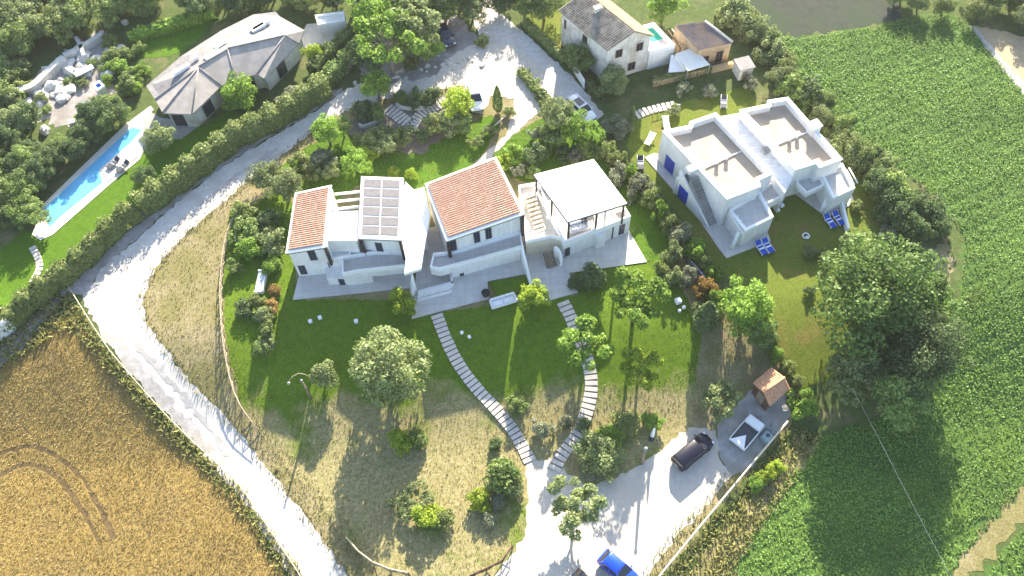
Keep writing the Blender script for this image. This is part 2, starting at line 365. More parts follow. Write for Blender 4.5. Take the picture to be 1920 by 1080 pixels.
def sheet(name, poly, m, layer, jit=0.0, seed=0, step=0.55, smooth=0, kind="structure"):
    rnd = random.Random(seed + 11)
    poly = [Vector(p[:2]) for p in poly]
    if smooth: poly = smooth_poly(poly, smooth)
    pts = []; n = len(poly)
    for i in range(n):
        a, b = poly[i], poly[(i + 1) % n]; L = (b - a).length; k = max(1, int(L / step))
        d = (b - a).normalized() if L > 0 else Vector((1, 0)); nn = Vector((-d.y, d.x))
        for j in range(k):
            p = a + (b - a) * (j / k)
            if jit: p = p + nn * rnd.gauss(0, jit)
            pts.append(p)
    bnd = len(pts)
    ys = [p.y for p in pts]; xs = [p.x for p in pts]
    y = math.floor(max(min(ys), 24)); 
    while y < min(max(ys), 51):
        x = math.floor(min(xs) / 2) * 2
        while x < max(xs):
            if pip(x, y, poly): pts.append(Vector((x + 0.013, y + 0.017)))
            x += 2.0
        y += 0.5
    vo, eo, fo, *_ = delaunay_2d_cdt(pts, [(i, (i + 1) % bnd) for i in range(bnd)], [], 1, 1e-4)
    me = bpy.data.meshes.new(name)
    me.from_pydata([(v.x, v.y, terr(v.y) + layer * 0.009) for v in vo], [], [tuple(f) for f in fo])
    me.materials.append(MATS[m]); me.update()
    bm = bmesh.new(); bm.from_mesh(me)
    for f in bm.faces:
        f.normal_update()
        if f.normal.z < 0: f.normal_flip()
    bm.to_mesh(me); bm.free()
    o = link_mesh(name, me); o["kind"] = kind
    return o
def strip_poly(pts, w, w2=None):
    "a ribbon round a line of world points"
    pts = [Vector(p[:2]) for p in pts]; n = len(pts); L = []; Rr = []
    for i in range(n):
        d = (pts[min(i + 1, n - 1)] - pts[max(i - 1, 0)]).normalized(); nn = Vector((-d.y, d.x))
        ww = w if w2 is None else w + (w2 - w) * i / (n - 1)
        L.append(pts[i] + nn * ww / 2); Rr.append(pts[i] - nn * ww / 2)
    return L + Rr[::-1]
def curve_pts(pts, n):
    "n evenly spaced points of a smooth line through pts (Catmull-Rom)"
    P = [Vector(p) for p in pts]; out = []
    for i in range(len(P) - 1):
        p0 = P[max(i - 1, 0)]; p1 = P[i]; p2 = P[i + 1]; p3 = P[min(i + 2, len(P) - 1)]
        for k in range(16):
            t = k / 16; out.append(0.5 * ((2 * p1) + (p2 - p0) * t + (2 * p0 - 5 * p1 + 4 * p2 - p3) * t * t + (3 * p1 - p0 - 3 * p2 + p3) * t ** 3))
    out.append(P[-1]); acc = [0]
    for i in range(1, len(out)): acc.append(acc[-1] + (out[i] - out[i - 1]).length)
    res = []; j = 0
    for k in range(n):
        s = acc[-1] * k / (n - 1)
        while j < len(acc) - 2 and acc[j + 1] < s: j += 1
        t = (s - acc[j]) / max(1e-9, acc[j + 1] - acc[j]); res.append(out[j].lerp(out[j + 1], min(1, t)))
    return res

# ground sheet to the horizon
def ground():
    xs = [-900, -300, -120, -60, 0, 60, 120, 300, 900]; ysl = [-400, -60, 0, 20] + [24 + i * 0.5 for i in range(56)] + [56, 70, 100, 160, 400, 1500]
    vs = [(x, y, terr(y)) for y in ysl for x in xs]; nx = len(xs)
    fs = [(j * nx + i, j * nx + i + 1, (j + 1) * nx + i + 1, (j + 1) * nx + i) for j in range(len(ysl) - 1) for i in range(nx - 1)]
    me = bpy.data.meshes.new("ground"); me.from_pydata(vs, [], fs); me.materials.append(MATS["wild_ground"]); me.update()
    o = link_mesh("ground", me); o["kind"] = "structure"
ground()

ROAD_IN = [(870, 160), (750, 180), (660, 205), (610, 225), (590, 245), (530, 290), (470, 335), (400, 395), (335, 450), (287, 510), (265, 560), (273, 603), (310, 655), (375, 735), (440, 800), (520, 900), (600, 1005), (655, 1085), (700, 1160)]
ROAD_OUT = [(570, 1160), (552, 1085), (480, 965), (400, 868), (325, 785), (250, 705), (200, 640), (158, 560), (172, 528), (222, 480), (300, 408), (370, 350), (440, 300), (505, 260), (560, 228), (610, 195), (640, 172), (690, 150), (760, 125), (840, 105), (900, 70)]
P_WHEAT = ppoly([(-20, 705), (50, 655), (100, 600), (140, 600), (190, 668), (255, 745), (325, 820), (395, 890), (447, 940), (490, 1010), (535, 1085), (570, 1200), (-300, 1200), (-300, 730)])
P_DRY = ppoly([(640, 212), (590, 240), (520, 295), (470, 332), (400, 392), (330, 452), (280, 510), (258, 560), (266, 604), (304, 657), (370, 738), (434, 804), (514, 904), (594, 1010), (645, 1090), (700, 1160), (1150, 1160), (1235, 1085), (1480, 800), (1500, 740), (1330, 520), (1210, 345), (1130, 250), (1085, 240), (1010, 180), (850, 150), (750, 170)])
P_CROP = ppoly([(1400, 62), (1500, 72), (1640, 50), (1700, 34), (1780, 25), (1815, 45), (1850, 88), (1920, 172), (2150, 400), (2150, 850), (1925, 905), (1850, 985), (1780, 1075), (1700, 1250), (1300, 1250), (1370, 1060), (1480, 890), (1540, 820), (1660, 780), (1760, 680), (1800, 560), (1810, 450), (1770, 385), (1700, 325), (1600, 255), (1520, 185), (1460, 120)])
sheet("wheat_field", P_WHEAT, "wheat_soil", 1, 0.25, 1)
sheet("dry_verge", P_DRY, "straw", 1, 0.15, 2)
sheet("crop_field", P_CROP, "crop_soil", 1, 0.3, 3)
sheet("shaded_field", ppoly([(1365, -60), (1395, 50), (1440, 64), (1520, 66), (1690, 36), (1672, -60)]), "field_shade", 2, 0.3, 4)  # field lying in shade, darkened by its colour
sheet("bare_field", ppoly([(1820, 48), (1850, 52), (1920, 70), (2050, 100), (2050, 290), (1920, 165), (1860, 95)]), "tan_soil", 2, 0.2, 5)
sheet("field_edge_line", ppoly([(1818, 48), (1830, 52), (1868, 98), (1928, 165), (2050, 300), (2040, 300), (1915, 172), (1855, 100)]), "shoulder_gravel", 3, 0.08, 6)
sheet("farm_track", ppoly([(1760, 1110), (1830, 1005), (1920, 922), (2010, 870), (2010, 930), (1920, 972), (1865, 1035), (1810, 1110)]), "straw", 3, 0.3, 7)
sheet("verge", ppoly([(1280, 1085), (1400, 940), (1490, 820), (1540, 830), (1500, 880), (1400, 1030), (1370, 1100)]), "straw", 2, 0.3, 8)
sheet("dry_track", ppoly([(1748, 470), (1770, 440), (1788, 470), (1780, 530), (1755, 520)]), "straw", 2, 0.3, 9)
sheet("crop_field", ppoly([(1825, 1110), (1870, 1045), (1925, 985), (2000, 945), (2150, 945), (2150, 1200), (1800, 1200)]), "crop_soil", 2, 0.3, 10)
# lawns
P_LAWN = ppoly([(432, 398), (470, 380), (540, 345), (560, 440), (552, 562), (770, 560), (790, 590), (1085, 552), (1075, 500), (1213, 488), (1243, 500), (1290, 560), (1312, 640), (1300, 800), (1240, 848), (1175, 892), (1100, 915), (1050, 880), (985, 855), (992, 930), (985, 1005), (930, 1085), (780, 1085), (690, 1050), (640, 1000), (560, 900), (482, 806), (450, 750), (424, 640), (417, 540)])
sheet("lawn", P_LAWN, "lawn", 2, 0.12, 12)
sheet("back_lawn", ppoly([(470, 336), (530, 312), (590, 265), (640, 250), (740, 240), (840, 240), (920, 215), (935, 240), (905, 290), (880, 330), (800, 360), (760, 360), (670, 350), (625, 380), (540, 370)]), "deep_lawn", 2, 0.15, 13)
sheet("side_lawn", ppoly([(1008, 222), (1090, 245), (1200, 355), (1262, 455), (1240, 500), (1160, 470), (1100, 330), (1000, 345), (930, 320), (905, 300)]), "deep_lawn", 2, 0.15, 14)
P_LIME = ppoly([(1176, 262), (1195, 215), (1290, 190), (1400, 163), (1425, 195), (1520, 190), (1620, 310), (1700, 450), (1720, 520), (1640, 620), (1560, 710), (1500, 730), (1440, 600), (1350, 505), (1230, 350), (1180, 300)])
sheet("neighbour_lawn", P_LIME, "lime_lawn", 2, 0.15, 15)
sheet("farm_lawn", ppoly([(985, 25), (1052, 12), (1050, 72), (1085, 120), (1060, 110), (1000, 62)]), "lime_lawn", 2, 0.1, 16)
sheet("upper_lawn", ppoly([(255, 72), (375, 32), (402, 40), (360, 85), (320, 105), (258, 108)]), "deep_lawn", 2, 0.15, 17)
sheet("pool_lawn", ppoly([(-60, 500), (0, 470), (45, 432), (75, 440), (150, 380), (200, 335), (290, 275), (380, 235), (440, 205), (460, 220), (330, 330), (250, 392), (150, 472), (60, 548), (-60, 620)]), "deep_lawn", 2, 0.1, 18)
# gravel
sheet("road", ppoly(ROAD_IN + ROAD_OUT), "gravel", 3, 0.12, 20, smooth=1)
mid = curve_pts([G(x, y) for x, y in [(625, 1120), (600, 1080), (520, 965), (430, 850), (340, 740), (262, 650), (222, 580), (232, 530), (290, 460), (380, 385), (450, 325), (520, 280)]], 60)
sheet("road_shoulder", ppoly([(190, 505), (172, 528), (156, 560), (198, 641), (248, 707), (323, 787), (398, 870), (478, 967), (549, 1085), (566, 1110), (590, 1110), (575, 1080), (502, 962), (422, 864), (348, 782), (276, 700), (232, 635), (214, 575), (222, 530), (255, 482), (222, 478)]), "shoulder_gravel", 4, 0.22, 30)
for off, nm in ((0.0, "road_crown"),):
    sheet("road_crown", strip_poly(mid, 0.55), "shoulder_gravel", 5, 0.16, 21)
sheet("upper_lane", ppoly([(895, 60), (840, -60), (900, -60), (930, 20), (985, 62), (1035, 110), (1080, 150), (1132, 215), (1100, 238), (1062, 195), (1010, 120), (975, 92), (930, 105)]), "gravel", 4, 0.12, 22)
sheet("driveway", ppoly([(880, 85), (965, 80), (985, 130), (1015, 208), (965, 250), (905, 315), (885, 312), (945, 255), (955, 235), (965, 185), (920, 180), (905, 215), (860, 200), (872, 160), (800, 172), (840, 110)]), "cream_gravel", 5, 0.1, 23)
sheet("lane_island", ppoly([(960, 82), (1012, 108), (1068, 160), (1098, 200), (1060, 206), (1015, 165), (985, 135), (970, 110)]), "cream_gravel", 2, 0.1, 27)
sheet("parking", ppoly([(980, 850), (1050, 872), (1100, 912), (1175, 888), (1240, 845), (1290, 800), (1345, 805), (1350, 860), (1372, 890), (1330, 945), (1275, 995), (1212, 1085), (1150, 1160), (900, 1160), (925, 1085), (985, 1005), (990, 930)]), "cream_gravel", 3, 0.15, 24)
sheet("yard", ppoly([(1345, 790), (1400, 742), (1435, 700), (1490, 745), (1475, 790), (1400, 880), (1374, 892), (1350, 860)]), "concrete", 4, 0.1, 25)
sheet("shaded_verge", ppoly([(640, 168), (600, 168), (540, 215), (440, 262), (345, 335), (255, 402), (150, 500), (60, 585), (-60, 680), (-60, 730), (0, 690), (60, 635), (125, 545), (160, 560), (175, 525), (224, 478), (302, 405), (372, 347), (442, 297), (507, 257), (562, 225), (612, 192), (645, 175)]), "grey_gravel", 2, 0.15, 29)  # gravel greyer than the road: the hedge's shade is put into its colour
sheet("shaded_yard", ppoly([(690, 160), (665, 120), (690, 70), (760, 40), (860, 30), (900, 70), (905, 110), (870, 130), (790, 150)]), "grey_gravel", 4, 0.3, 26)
sheet("court", ppoly([(560, 75), (575, 45), (650, 40), (655, 60), (600, 95), (570, 90)]), "pale_paving", 3, 0.05, 27)
sheet("garden_bed", ppoly([(655, 250), (670, 215), (840, 178), (880, 190), (845, 250), (790, 290), (700, 280)]), "path_bed", 3, 0.2, 28)

# ------------------------------------------------------------------ paved terraces with real thickness
def terrace(name, pts, m, z1=0.14, z=0.1, drop=0.9):
    mb = MB(); mb.prism([G(x, y, z=z)[:2] for x, y in pts], -drop, z1); o = mb.build(name, m); o["kind"] = "structure"; return o
terrace("terrace", [(549, 562), (768, 540), (780, 470), (620, 440), (560, 520)], "paving")
terrace("terrace", [(772, 598), (917, 560), (914, 528), (985, 514), (1000, 545), (1022, 566), (1083, 548), (1063, 505), (1020, 440), (960, 400), (790, 430), (780, 520)], "paving", 0.17)
terrace("terrace", [(1065, 512), (1213, 491), (1179, 432), (1050, 440), (1040, 480)], "pale_paving", 0.12)
terrace("terrace", [(1362, 484), (1445, 452), (1420, 380), (1330, 290), (1245, 290), (1226, 287), (1209, 295), (1262, 356), (1310, 410), (1345, 462)], "paving", 0.12)
terrace("terrace", [(1480, 355), (1552, 408), (1602, 380), (1590, 340), (1560, 260), (1440, 240)], "paving", 0.12)

# stepping paths: slabs laid across a gravel bed
def stepping(pxs, n, w, m, name, bed=True, gap=0.78):
    pts = curve_pts([G(x, y) for x, y in pxs], n)
    if bed: sheet(name + "_bed", strip_poly(pts, w * 0.98), "path_bed", 4, 0.05, 31)
    mb = MB(); rnd = random.Random(n)
    for i, p in enumerate(pts):
        d = pts[min(i + 1, n - 1)] - pts[max(i - 1, 0)]; sp = d.length / (2 if 0 < i < n - 1 else 1)
        rz = math.atan2(d.y, d.x) + rnd.gauss(0, 0.015); zt = terr(p.y)
        pitch = math.atan2(d.z, math.hypot(d.x, d.y))
        m3 = Matrix.Rotation(rz, 3, 'Z') @ Matrix.Rotation(-pitch, 3, 'Y')
        hx, hy = sp * gap / 2, w / 2 * rnd.uniform(0.96, 1.04)
        c = Vector((p.x, p.y, zt + 0.10))
        b = [c + m3 @ Vector((sx * hx, sy * hy, -0.09)) for sx, sy in ((-1, -1), (1, -1), (1, 1), (-1, 1))]
        t = [c + m3 @ Vector((sx * hx, sy * hy, 0.05)) for sx, sy in ((-1, -1), (1, -1), (1, 1), (-1, 1))]
        mb.hexa(b, t)
    o = mb.build(name, m, bevel=0.02); o["kind"] = "structure"; return o
stepping([(820, 594), (838, 640), (862, 686), (895, 730), (932, 770), (965, 812), (992, 862)], 34, 1.35, "step_stone", "path")
stepping([(1057, 570), (1075, 606), (1093, 650), (1106, 695), (1108, 735), (1098, 780), (1080, 820), (1056, 850), (1040, 878)], 32, 1.45, "step_stone", "path")
stepping([(835, 192), (812, 202), (790, 216), (775, 232), (767, 250)], 15, 1.6, "step_stone", "path", gap=0.7)
stepping([(728, 205), (742, 214), (757, 226), (768, 232)], 8, 1.8, "step_stone", "path", gap=0.7)
stepping([(1195, 216), (1215, 208), (1240, 202), (1262, 198)], 9, 1.3, "step_stone", "path", gap=0.72)
stepping([(62, 466), (72, 485), (74, 505), (62, 528)], 10, 0.8, "step_stone", "path", bed=False, gap=0.8)

# ------------------------------------------------------------------ building helpers
def V3(p, z=None): return Vector((p[0], p[1], p[2] if z is None else z))
def offset_poly(poly, d):
    "polygon moved inwards by d (anticlockwise)"
    n = len(poly); out = []
    for i in range(n):
        a, b, c = Vector(poly[i - 1][:2]), Vector(poly[i][:2]), Vector(poly[(i + 1) % n][:2])
        e1 = (b - a).normalized(); e2 = (c - b).normalized(); n1 = Vector((-e1.y, e1.x)); n2 = Vector((-e2.y, e2.x))
        k = n1 + n2; k = k / max(0.25, k.dot(n1)) if k.length > 1e-6 else n1
        out.append(b + k * d)
    return out
def ccw(poly):
    n = len(poly); a = sum(poly[i][0] * poly[(i + 1) % n][1] - poly[(i + 1) % n][0] * poly[i][1] for i in range(n))
    return list(poly) if a > 0 else list(poly)[::-1]
def ring(mb, poly, t, z0, z1):
    "a parapet of thickness t along the inside of a polygon"
    poly = ccw([Vector(p[:2]) for p in poly]); inn = offset_poly(poly, t); n = len(poly)
    for i in range(n):
        j = (i + 1) % n; q = [poly[i], poly[j], inn[j], inn[i]]
        mb.hexa([(p.x, p.y, z0) for p in q], [(p.x, p.y, z1) for p in q])
class Face:
    "a wall face from a to b (seen from outside, a on the left); at() gives points on it"
    def __init__(s, a, b): s.a = Vector(a[:2]); s.b = Vector(b[:2]); s.L = (s.b - s.a).length; s.d = (s.b - s.a) / s.L; s.n = Vector((s.d.y, -s.d.x))
    def at(s, u, out, z): p = s.a + s.d * u + s.n * out; return (p.x, p.y, z)
    def panel(s, mb, u0, u1, z0, z1, o0, o1):
        mb.hexa([s.at(u0, o1, z0), s.at(u1, o1, z0), s.at(u1, o0, z0), s.at(u0, o0, z0)], [s.at(u0, o1, z1), s.at(u1, o1, z1), s.at(u1, o0, z1), s.at(u0, o0, z1)]); return mb
def window(face, u, z0, w, h, parent, frame="shutter", shutters=False, pane="window_glass", out=0.0):
    "frame with a real depth, glass set back, glazing bar"
    f = MB(); t = 0.09
    face.panel(f, u - w / 2, u - w / 2 + t, z0, z0 + h, out - 0.05, out + 0.05); face.panel(f, u + w / 2 - t, u + w / 2, z0, z0 + h, out - 0.05, out + 0.05)
    face.panel(f, u - w / 2 + t, u + w / 2 - t, z0, z0 + t, out - 0.05, out + 0.05); face.panel(f, u - w / 2 + t, u + w / 2 - t, z0 + h - t, z0 + h, out - 0.05, out + 0.05)
    face.panel(f, u - 0.03, u + 0.03, z0 + t, z0 + h - t, out - 0.05, out + 0.045)
    fo = f.build("window", frame, parent)
    g = MB(); face.panel(g, u - w / 2 + t, u + w / 2 - t, z0 + t, z0 + h - t, out - 0.04, out + 0.02); g.build("pane", pane, fo)
    return fo
def tiled(quad, rows, steps, amp=0.11, step_h=0.06, jag=0.0, seed=0):
    "barrel tiles: quad = low-left, low-right(other end of eave), high-right, high-left ; channels run from eave to ridge"
    a, b, c, d = [Vector(p) for p in quad]
    nrm = (b - a).cross(d - a).normalized()
    if nrm.z < 0: nrm = -nrm
    nx = rows * 6; vs = []; fs = []; rnd = random.Random(seed)
    for j in range(steps):
        for e in (0, 1):
            t = (j + e) / steps
            for i in range(nx + 1):
                s = i / nx; p = (a.lerp(b, s)).lerp(d.lerp(c, s), t)
                ph = s * rows; w = abs(math.sin(PI * ph)) * amp
                vs.append(p + nrm * (0.05 + w + (step_h if e == 0 else 0.0)))
    W_ = nx + 1
    for r_ in range(2 * steps - 1):
        for i in range(nx): fs.append((r_ * W_ + i, r_ * W_ + i + 1, (r_ + 1) * W_ + i + 1, (r_ + 1) * W_ + i))
    return vs, fs
def slab(mb, quad, t):
    mb.hexa([Vector(p) - Vector((0, 0, t)) for p in quad], [Vector(p) for p in quad])
def local(root, pts): return [Vector(p) - root.location for p in pts]
def wroot(name, c, label, cat, group=None):
    return empty(name, (c[0], c[1], 0), 0, label, cat, group)
class LB(MB):
    "a shape collector fed with world points and stored under a root standing at root.location"
    def put(s, name, mats, root, bevel=0.0):
        l = root.location; s.v = [(x - l.x, y - l.y, z - l.z) for x, y, z in s.v]
        return s.build(name, mats, root, bevel)
def lface(root, a, b):
    return Face((a[0] - root.location.x, a[1] - root.location.y), (b[0] - root.location.x, b[1] - root.location.y))

def skillion_house(name, label, quad, z0, rows, steps, tile, recess=0.55, border=0.32, pilasters=(True, True), eave_t=0.22):
    "walls under a single-pitch roof; quad = roof corners BL, BR, TR, TL"
    quad = [Vector(p) for p in quad]; c = sum(quad, Vector()) / 4
    root = wroot(name, c, label, "house")
    bl, br, tr, tl = quad
    d0 = (tl - bl).normalized(); d1 = (tr - br).normalized(); ex = (br - bl).normalized()
    w = LB(); ins = 0.10
    fb = [bl + d0 * recess + ex * ins, br + d1 * recess - ex * ins, tr - d1 * 0.2 - ex * ins, tl - d0 * 0.2 + ex * ins]
    w.hexa([V3(p, z0) for p in fb], [p - Vector((0, 0, eave_t)) for p in fb]); w.put("wall", "white_wall", root)
    r = LB(); slab(r, quad, eave_t); ro = r.put("roof", "white_trim", root, 0.03)
    def inn(s, t): return (bl.lerp(br, s)).lerp(tl.lerp(tr, s), t)
    L = (br - bl).length; D = (tl - bl).length; bx = border / L; by = border / D
    tq = [inn(bx, by), inn(bx, 1 - by), inn(1 - bx, 1 - by), inn(1 - bx, by)]
    if tile:
        vs, fs = tiled(tq, rows, steps); t = LB(); t.add(vs, fs); t.put("roof_tiles", tile, root)
    # deep reveal: dark fascia under the front edge and dark boards on the front corners
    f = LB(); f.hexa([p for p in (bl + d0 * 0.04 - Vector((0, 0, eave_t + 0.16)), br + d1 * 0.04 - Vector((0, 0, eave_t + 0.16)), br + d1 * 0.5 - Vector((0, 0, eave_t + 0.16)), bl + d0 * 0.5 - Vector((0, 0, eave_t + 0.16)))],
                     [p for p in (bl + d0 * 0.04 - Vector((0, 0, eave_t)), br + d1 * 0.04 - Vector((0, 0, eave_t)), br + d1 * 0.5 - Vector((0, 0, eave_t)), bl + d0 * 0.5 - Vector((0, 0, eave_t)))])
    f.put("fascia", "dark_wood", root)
    return root, fb, (bl, br, tr, tl, d0, d1, ex)
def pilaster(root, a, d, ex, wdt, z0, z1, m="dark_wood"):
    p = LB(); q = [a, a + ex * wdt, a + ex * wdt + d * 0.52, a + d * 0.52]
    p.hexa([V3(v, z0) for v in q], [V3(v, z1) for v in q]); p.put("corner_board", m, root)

# ---- left tiled house
Q = [G(535, 475, z=6.0), G(611, 463, z=6.6), G(622, 346, z=6.6), G(553, 361, z=6.0)]
hl, fb, (bl, br, tr, tl, d0, d1, ex) = skillion_house("tiled_house", "narrow white house with a single-pitch terracotta roof at the solar house's west side", Q, -1.2, 27, 11, "terracotta")
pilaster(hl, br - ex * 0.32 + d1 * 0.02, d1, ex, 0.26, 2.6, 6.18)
fc = lface(hl, fb[0], fb[1])
window(fc, fc.L * 0.56, 3.3, 0.85, 1.95, hl); window(fc, fc.L * 0.16, 0.5, 0.8, 1.9, hl)
s = MB(); fc.panel(s, fc.L * 0.86, fc.L * 0.86 + 0.12, 0.1, 2.6, 0, 0.08); s.build("downpipe", "shutter", hl)
cbase = LB(); ca = Vector((fb[0].x, fb[0].y, 0)); 
# ---- house with solar roof
Q = [G(672, 447, z=6.2), G(752, 450, z=6.8), G(757, 333, z=6.8), G(677, 330, z=6.2)]
hs, fb, (bl, br, tr, tl, d0, d1, ex) = skillion_house("solar_house", "white house topped by twelve grey solar panels", Q, -1.2, 0, 0, None)
def inn(s, t): return (bl.lerp(br, s)).lerp(tl.lerp(tr, s), t)
nz = (br - bl).cross(tl - bl).normalized()
up = nz * 0.05
for i in range(2):
    for j in range(6):
        s0 = 0.075 + i * 0.435; s1 = s0 + 0.41; t0 = 0.065 + j * 0.151; t1 = t0 + 0.132
        p = LB(); q = [inn(s0, t0), inn(s1, t0), inn(s1, t1), inn(s0, t1)]
        p.hexa([v + nz * 0.012 for v in q], [v + nz * 0.045 for v in q]); p.put("solar_panel", "panel", hs, 0.015)
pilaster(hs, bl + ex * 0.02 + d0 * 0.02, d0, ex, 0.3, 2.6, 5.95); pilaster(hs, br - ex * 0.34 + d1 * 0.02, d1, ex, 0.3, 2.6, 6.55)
fc = lface(hs, fb[0], fb[1]); window(fc, fc.L * 0.40, 3.1, 0.8, 1.75, hs)
# ---- central tiled house
Q = [G(837, 452, z=6.2), G(984, 401, z=7.0), G(930, 293, z=7.0), G(796, 344, z=6.2)]
hc, fb, (bl, br, tr, tl, d0, d1, ex) = skillion_house("tiled_house", "largest white house with a wide square terracotta roof, in the middle of the row", Q, -1.2, 27, 22, "terracotta")
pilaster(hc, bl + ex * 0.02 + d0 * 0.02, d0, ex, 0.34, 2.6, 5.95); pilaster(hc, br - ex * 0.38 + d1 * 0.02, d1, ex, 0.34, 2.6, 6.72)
fc = lface(hc, fb[0], fb[1])
window(fc, fc.L * 0.075, 3.0, 0.8, 2.1, hc); window(fc, fc.L * 0.39, 3.3, 0.75, 2.1, hc); window(fc, fc.L * 0.545, 3.35, 0.75, 2.1, hc)
s = MB(); fc.panel(s, fc.L * 0.84, fc.L * 0.84 + 0.12, 3.2, 6.0, 0, 0.08); s.build("downpipe", "white_trim", hc)
hcf = fb
# ---- house under the canopy
Q = [G(1065, 416, z=6.6), G(1176, 381, z=6.6), G(1113, 298, z=6.6), G(1001, 327, z=6.6)]
c = sum(Q, Vector()) / 4
hp = wroot("canopy_house", c, "white house with a roof terrace under a flat white canopy on dark posts", "house")
b = [G(1058, 455, z=3.3), G(1183, 406, z=3.3), G(1128, 318, z=3.3), G(1000, 352, z=3.3)]
w = LB(); w.prism([(p.x, p.y) for p in b], -1.2, 2.5); w.put("wall", "white_wall", hp)
w = LB(); w.prism(offset_poly(ccw([p.xy for p in b]), 0.25), 2.5, 2.56); w.put("terrace_floor", "paving", hp)
w = LB(); ring(w, b, 0.25, 2.5, 3.4); w.put("parapet", "white_trim", hp, 0.02)
r = LB(); slab(r, Q, 0.16); r.put("canopy", "canvas", hp, 0.02)
f = LB()
for i in range(4):
    p, q = Q[i], Q[(i + 1) % 4]; f.tube([p - Vector((0, 0, 0.22)), q - Vector((0, 0, 0.22))], 0.09, 4)
f.put("canopy_frame", "dark_wood", hp)
for k, (i, t) in enumerate(((0, 0.01), (0, 0.5), (0, 0.97), (1, 0.5), (2, 0.02), (2, 0.98), (3, 0.5))):
    p = Q[i].lerp(Q[(i + 1) % 4], t); p = p + (c - p).normalized() * 0.15; f = LB(); f.cbox((p.x, p.y, 4.5), (0.2, 0.2, 3.9), 0.3); f.put("post", "dark_wood", hp)
fl = LB()   # rolled side curtain: white strip hanging under the front edge
p0, p1 = Q[0].lerp(c, 0.06), Q[1].lerp(c, 0.06); fl.hexa([V3(p0, 5.9), V3(p1, 5.9), V3(p1 + Vector((0, 0.06, 0)), 5.9), V3(p0 + Vector((0, 0.06, 0)), 5.9)], [V3(p0, 6.38), V3(p1, 6.38), V3(p1 + Vector((0, 0.06, 0)), 6.38), V3(p0 + Vector((0, 0.06, 0)), 6.38)]); fl.put("valance", "canvas", hp)
p0, p1 = Q[3].lerp(c, 0.06), Q[0].lerp(c, 0.06); fl = LB(); fl.hexa([V3(p0, 5.9), V3(p1, 5.9), V3(p1 + Vector((0.06, 0, 0)), 5.9), V3(p0 + Vector((0.06, 0, 0)), 5.9)], [V3(p0, 6.38), V3(p1, 6.38), V3(p1 + Vector((0.06, 0, 0)), 6.38), V3(p0 + Vector((0.06, 0, 0)), 6.38)]); fl.put("valance", "canvas", hp)
fc = lface(hp, b[0], b[1])
window(fc, fc.L * 0.88, 0.3, 0.75, 2.0, hp); window(fc, fc.L * 0.05, 0.2, 0.7, 1.7, hp)
s = MB(); fc.panel(s, fc.L * 0.46, fc.L * 0.60, 0.0, 2.5, 0, 0.55); s.build("buttress", "white_wall", hp, 0.02)
s = MB(); fc.panel(s, fc.L * 0.73, fc.L * 0.735 + 0.1, 0.1, 2.5, 0, 0.08); s.build("downpipe", "shutter", hp)
hp_b = b

# ---- decks and balconies of the row
def block(name, label, cat, pts, z0, z1, m, parapet=None, pm="white_trim", floor=None, group=None):
    P = ccw([p.xy for p in pts]); c = sum(P, Vector((0, 0))) / len(P)
    root = wroot(name, c, label, cat, group)
    w = LB(); w.prism(P, z0, z1); w.put("base", m, root, 0.02)
    if parapet:
        w = LB(); ring(w, P, 0.18, z1, z1 + parapet); w.put("parapet", pm, root)
    if floor:
        w = LB(); w.prism(offset_poly(P, 0.2), z1, z1 + 0.03); w.put("floor_slab", floor, root)
    return root
block("balcony", "white balcony running along the front of the solar house", "balcony", [G(x, y, z=3.1) for x, y in ((641, 513), (671, 507), (762, 497), (768, 470), (700, 470), (640, 480))], 1.55, 2.45, "white_wall", 0.65, floor="paving")
block("balcony", "long white balcony along the front of the central tiled house", "balcony", [G(x, y, z=3.1) for x, y in ((806, 500), (823, 504), (981, 461), (976, 432), (850, 470), (812, 474))], 1.45, 2.45, "white_wall", 0.65, floor="paving")
bwA = block("garden_room", "low white ground-floor wing between the narrow tiled house and the solar house", "house wing", [G(x, y, z=0.14) for x, y in ((617, 533), (664, 534), (701, 529), (702, 519), (765, 512), (768, 500), (680, 490), (612, 500))], -0.6, 1.5, "white_wall")
P = [G(x, y, z=0.14) for x, y in ((617, 533), (664, 534))]; fc = lface(bwA, P[0], P[1]); window(fc, fc.L * 0.55, 0.15, 0.7, 1.25, bwA)
block("garden_room", "shaded white ground-floor wing under the central balcony", "house wing", [G(x, y, z=0.17) for x, y in ((849, 521), (976, 487), (985, 470), (960, 440), (840, 480))], -0.6, 1.4, "white_wall")
rdk = block("roof_deck", "white roof deck between the narrow tiled house and the solar house", "deck", [G(x, y, z=4.9) for x, y in ((611, 457), (670, 457), (677, 394), (620, 396))], -0.5, 4.9, "white_wall", floor="white_trim")
w = LB(); a, b_ = G(611, 457, z=4.9), G(670, 457, z=4.9); w.hexa([V3(a, 4.85), V3(b_, 4.85), V3(b_ + Vector((0, .25, 0)), 4.85), V3(a + Vector((0, .25, 0)), 4.85)], [V3(a, 5.55), V3(b_, 5.55), V3(b_ + Vector((0, .25, 0)), 5.55), V3(a + Vector((0, .25, 0)), 5.55)]); w.put("front_parapet", "white_wall", rdk, 0.02)  # parapet added at this height to block the sun between the houses
pg = wroot("pergola", G(650, 372, z=4.9), "white pergola beams bridging the gap behind the roof deck", "pergola")
for yy in (376, 390, 362):
    f = LB(); a, b_ = G(620, yy + 3, z=4.95), G(680, yy - 3, z=4.95); f.tube([a, b_], 0.2, 4); f.put("beam", "white_trim", pg)
f = LB(); a, b_ = G(626, 388, z=4.75), G(622, 356, z=4.75); f.tube([a, b_], 0.12, 4); f.put("beam", "white_trim", pg)
block("roof_deck", "small lower white ledge in front of the roof deck", "deck", [G(x, y, z=3.0) for x, y in ((622, 488), (656, 482), (664, 462), (616, 466))], -0.5, 3.0, "white_wall", 0.35)
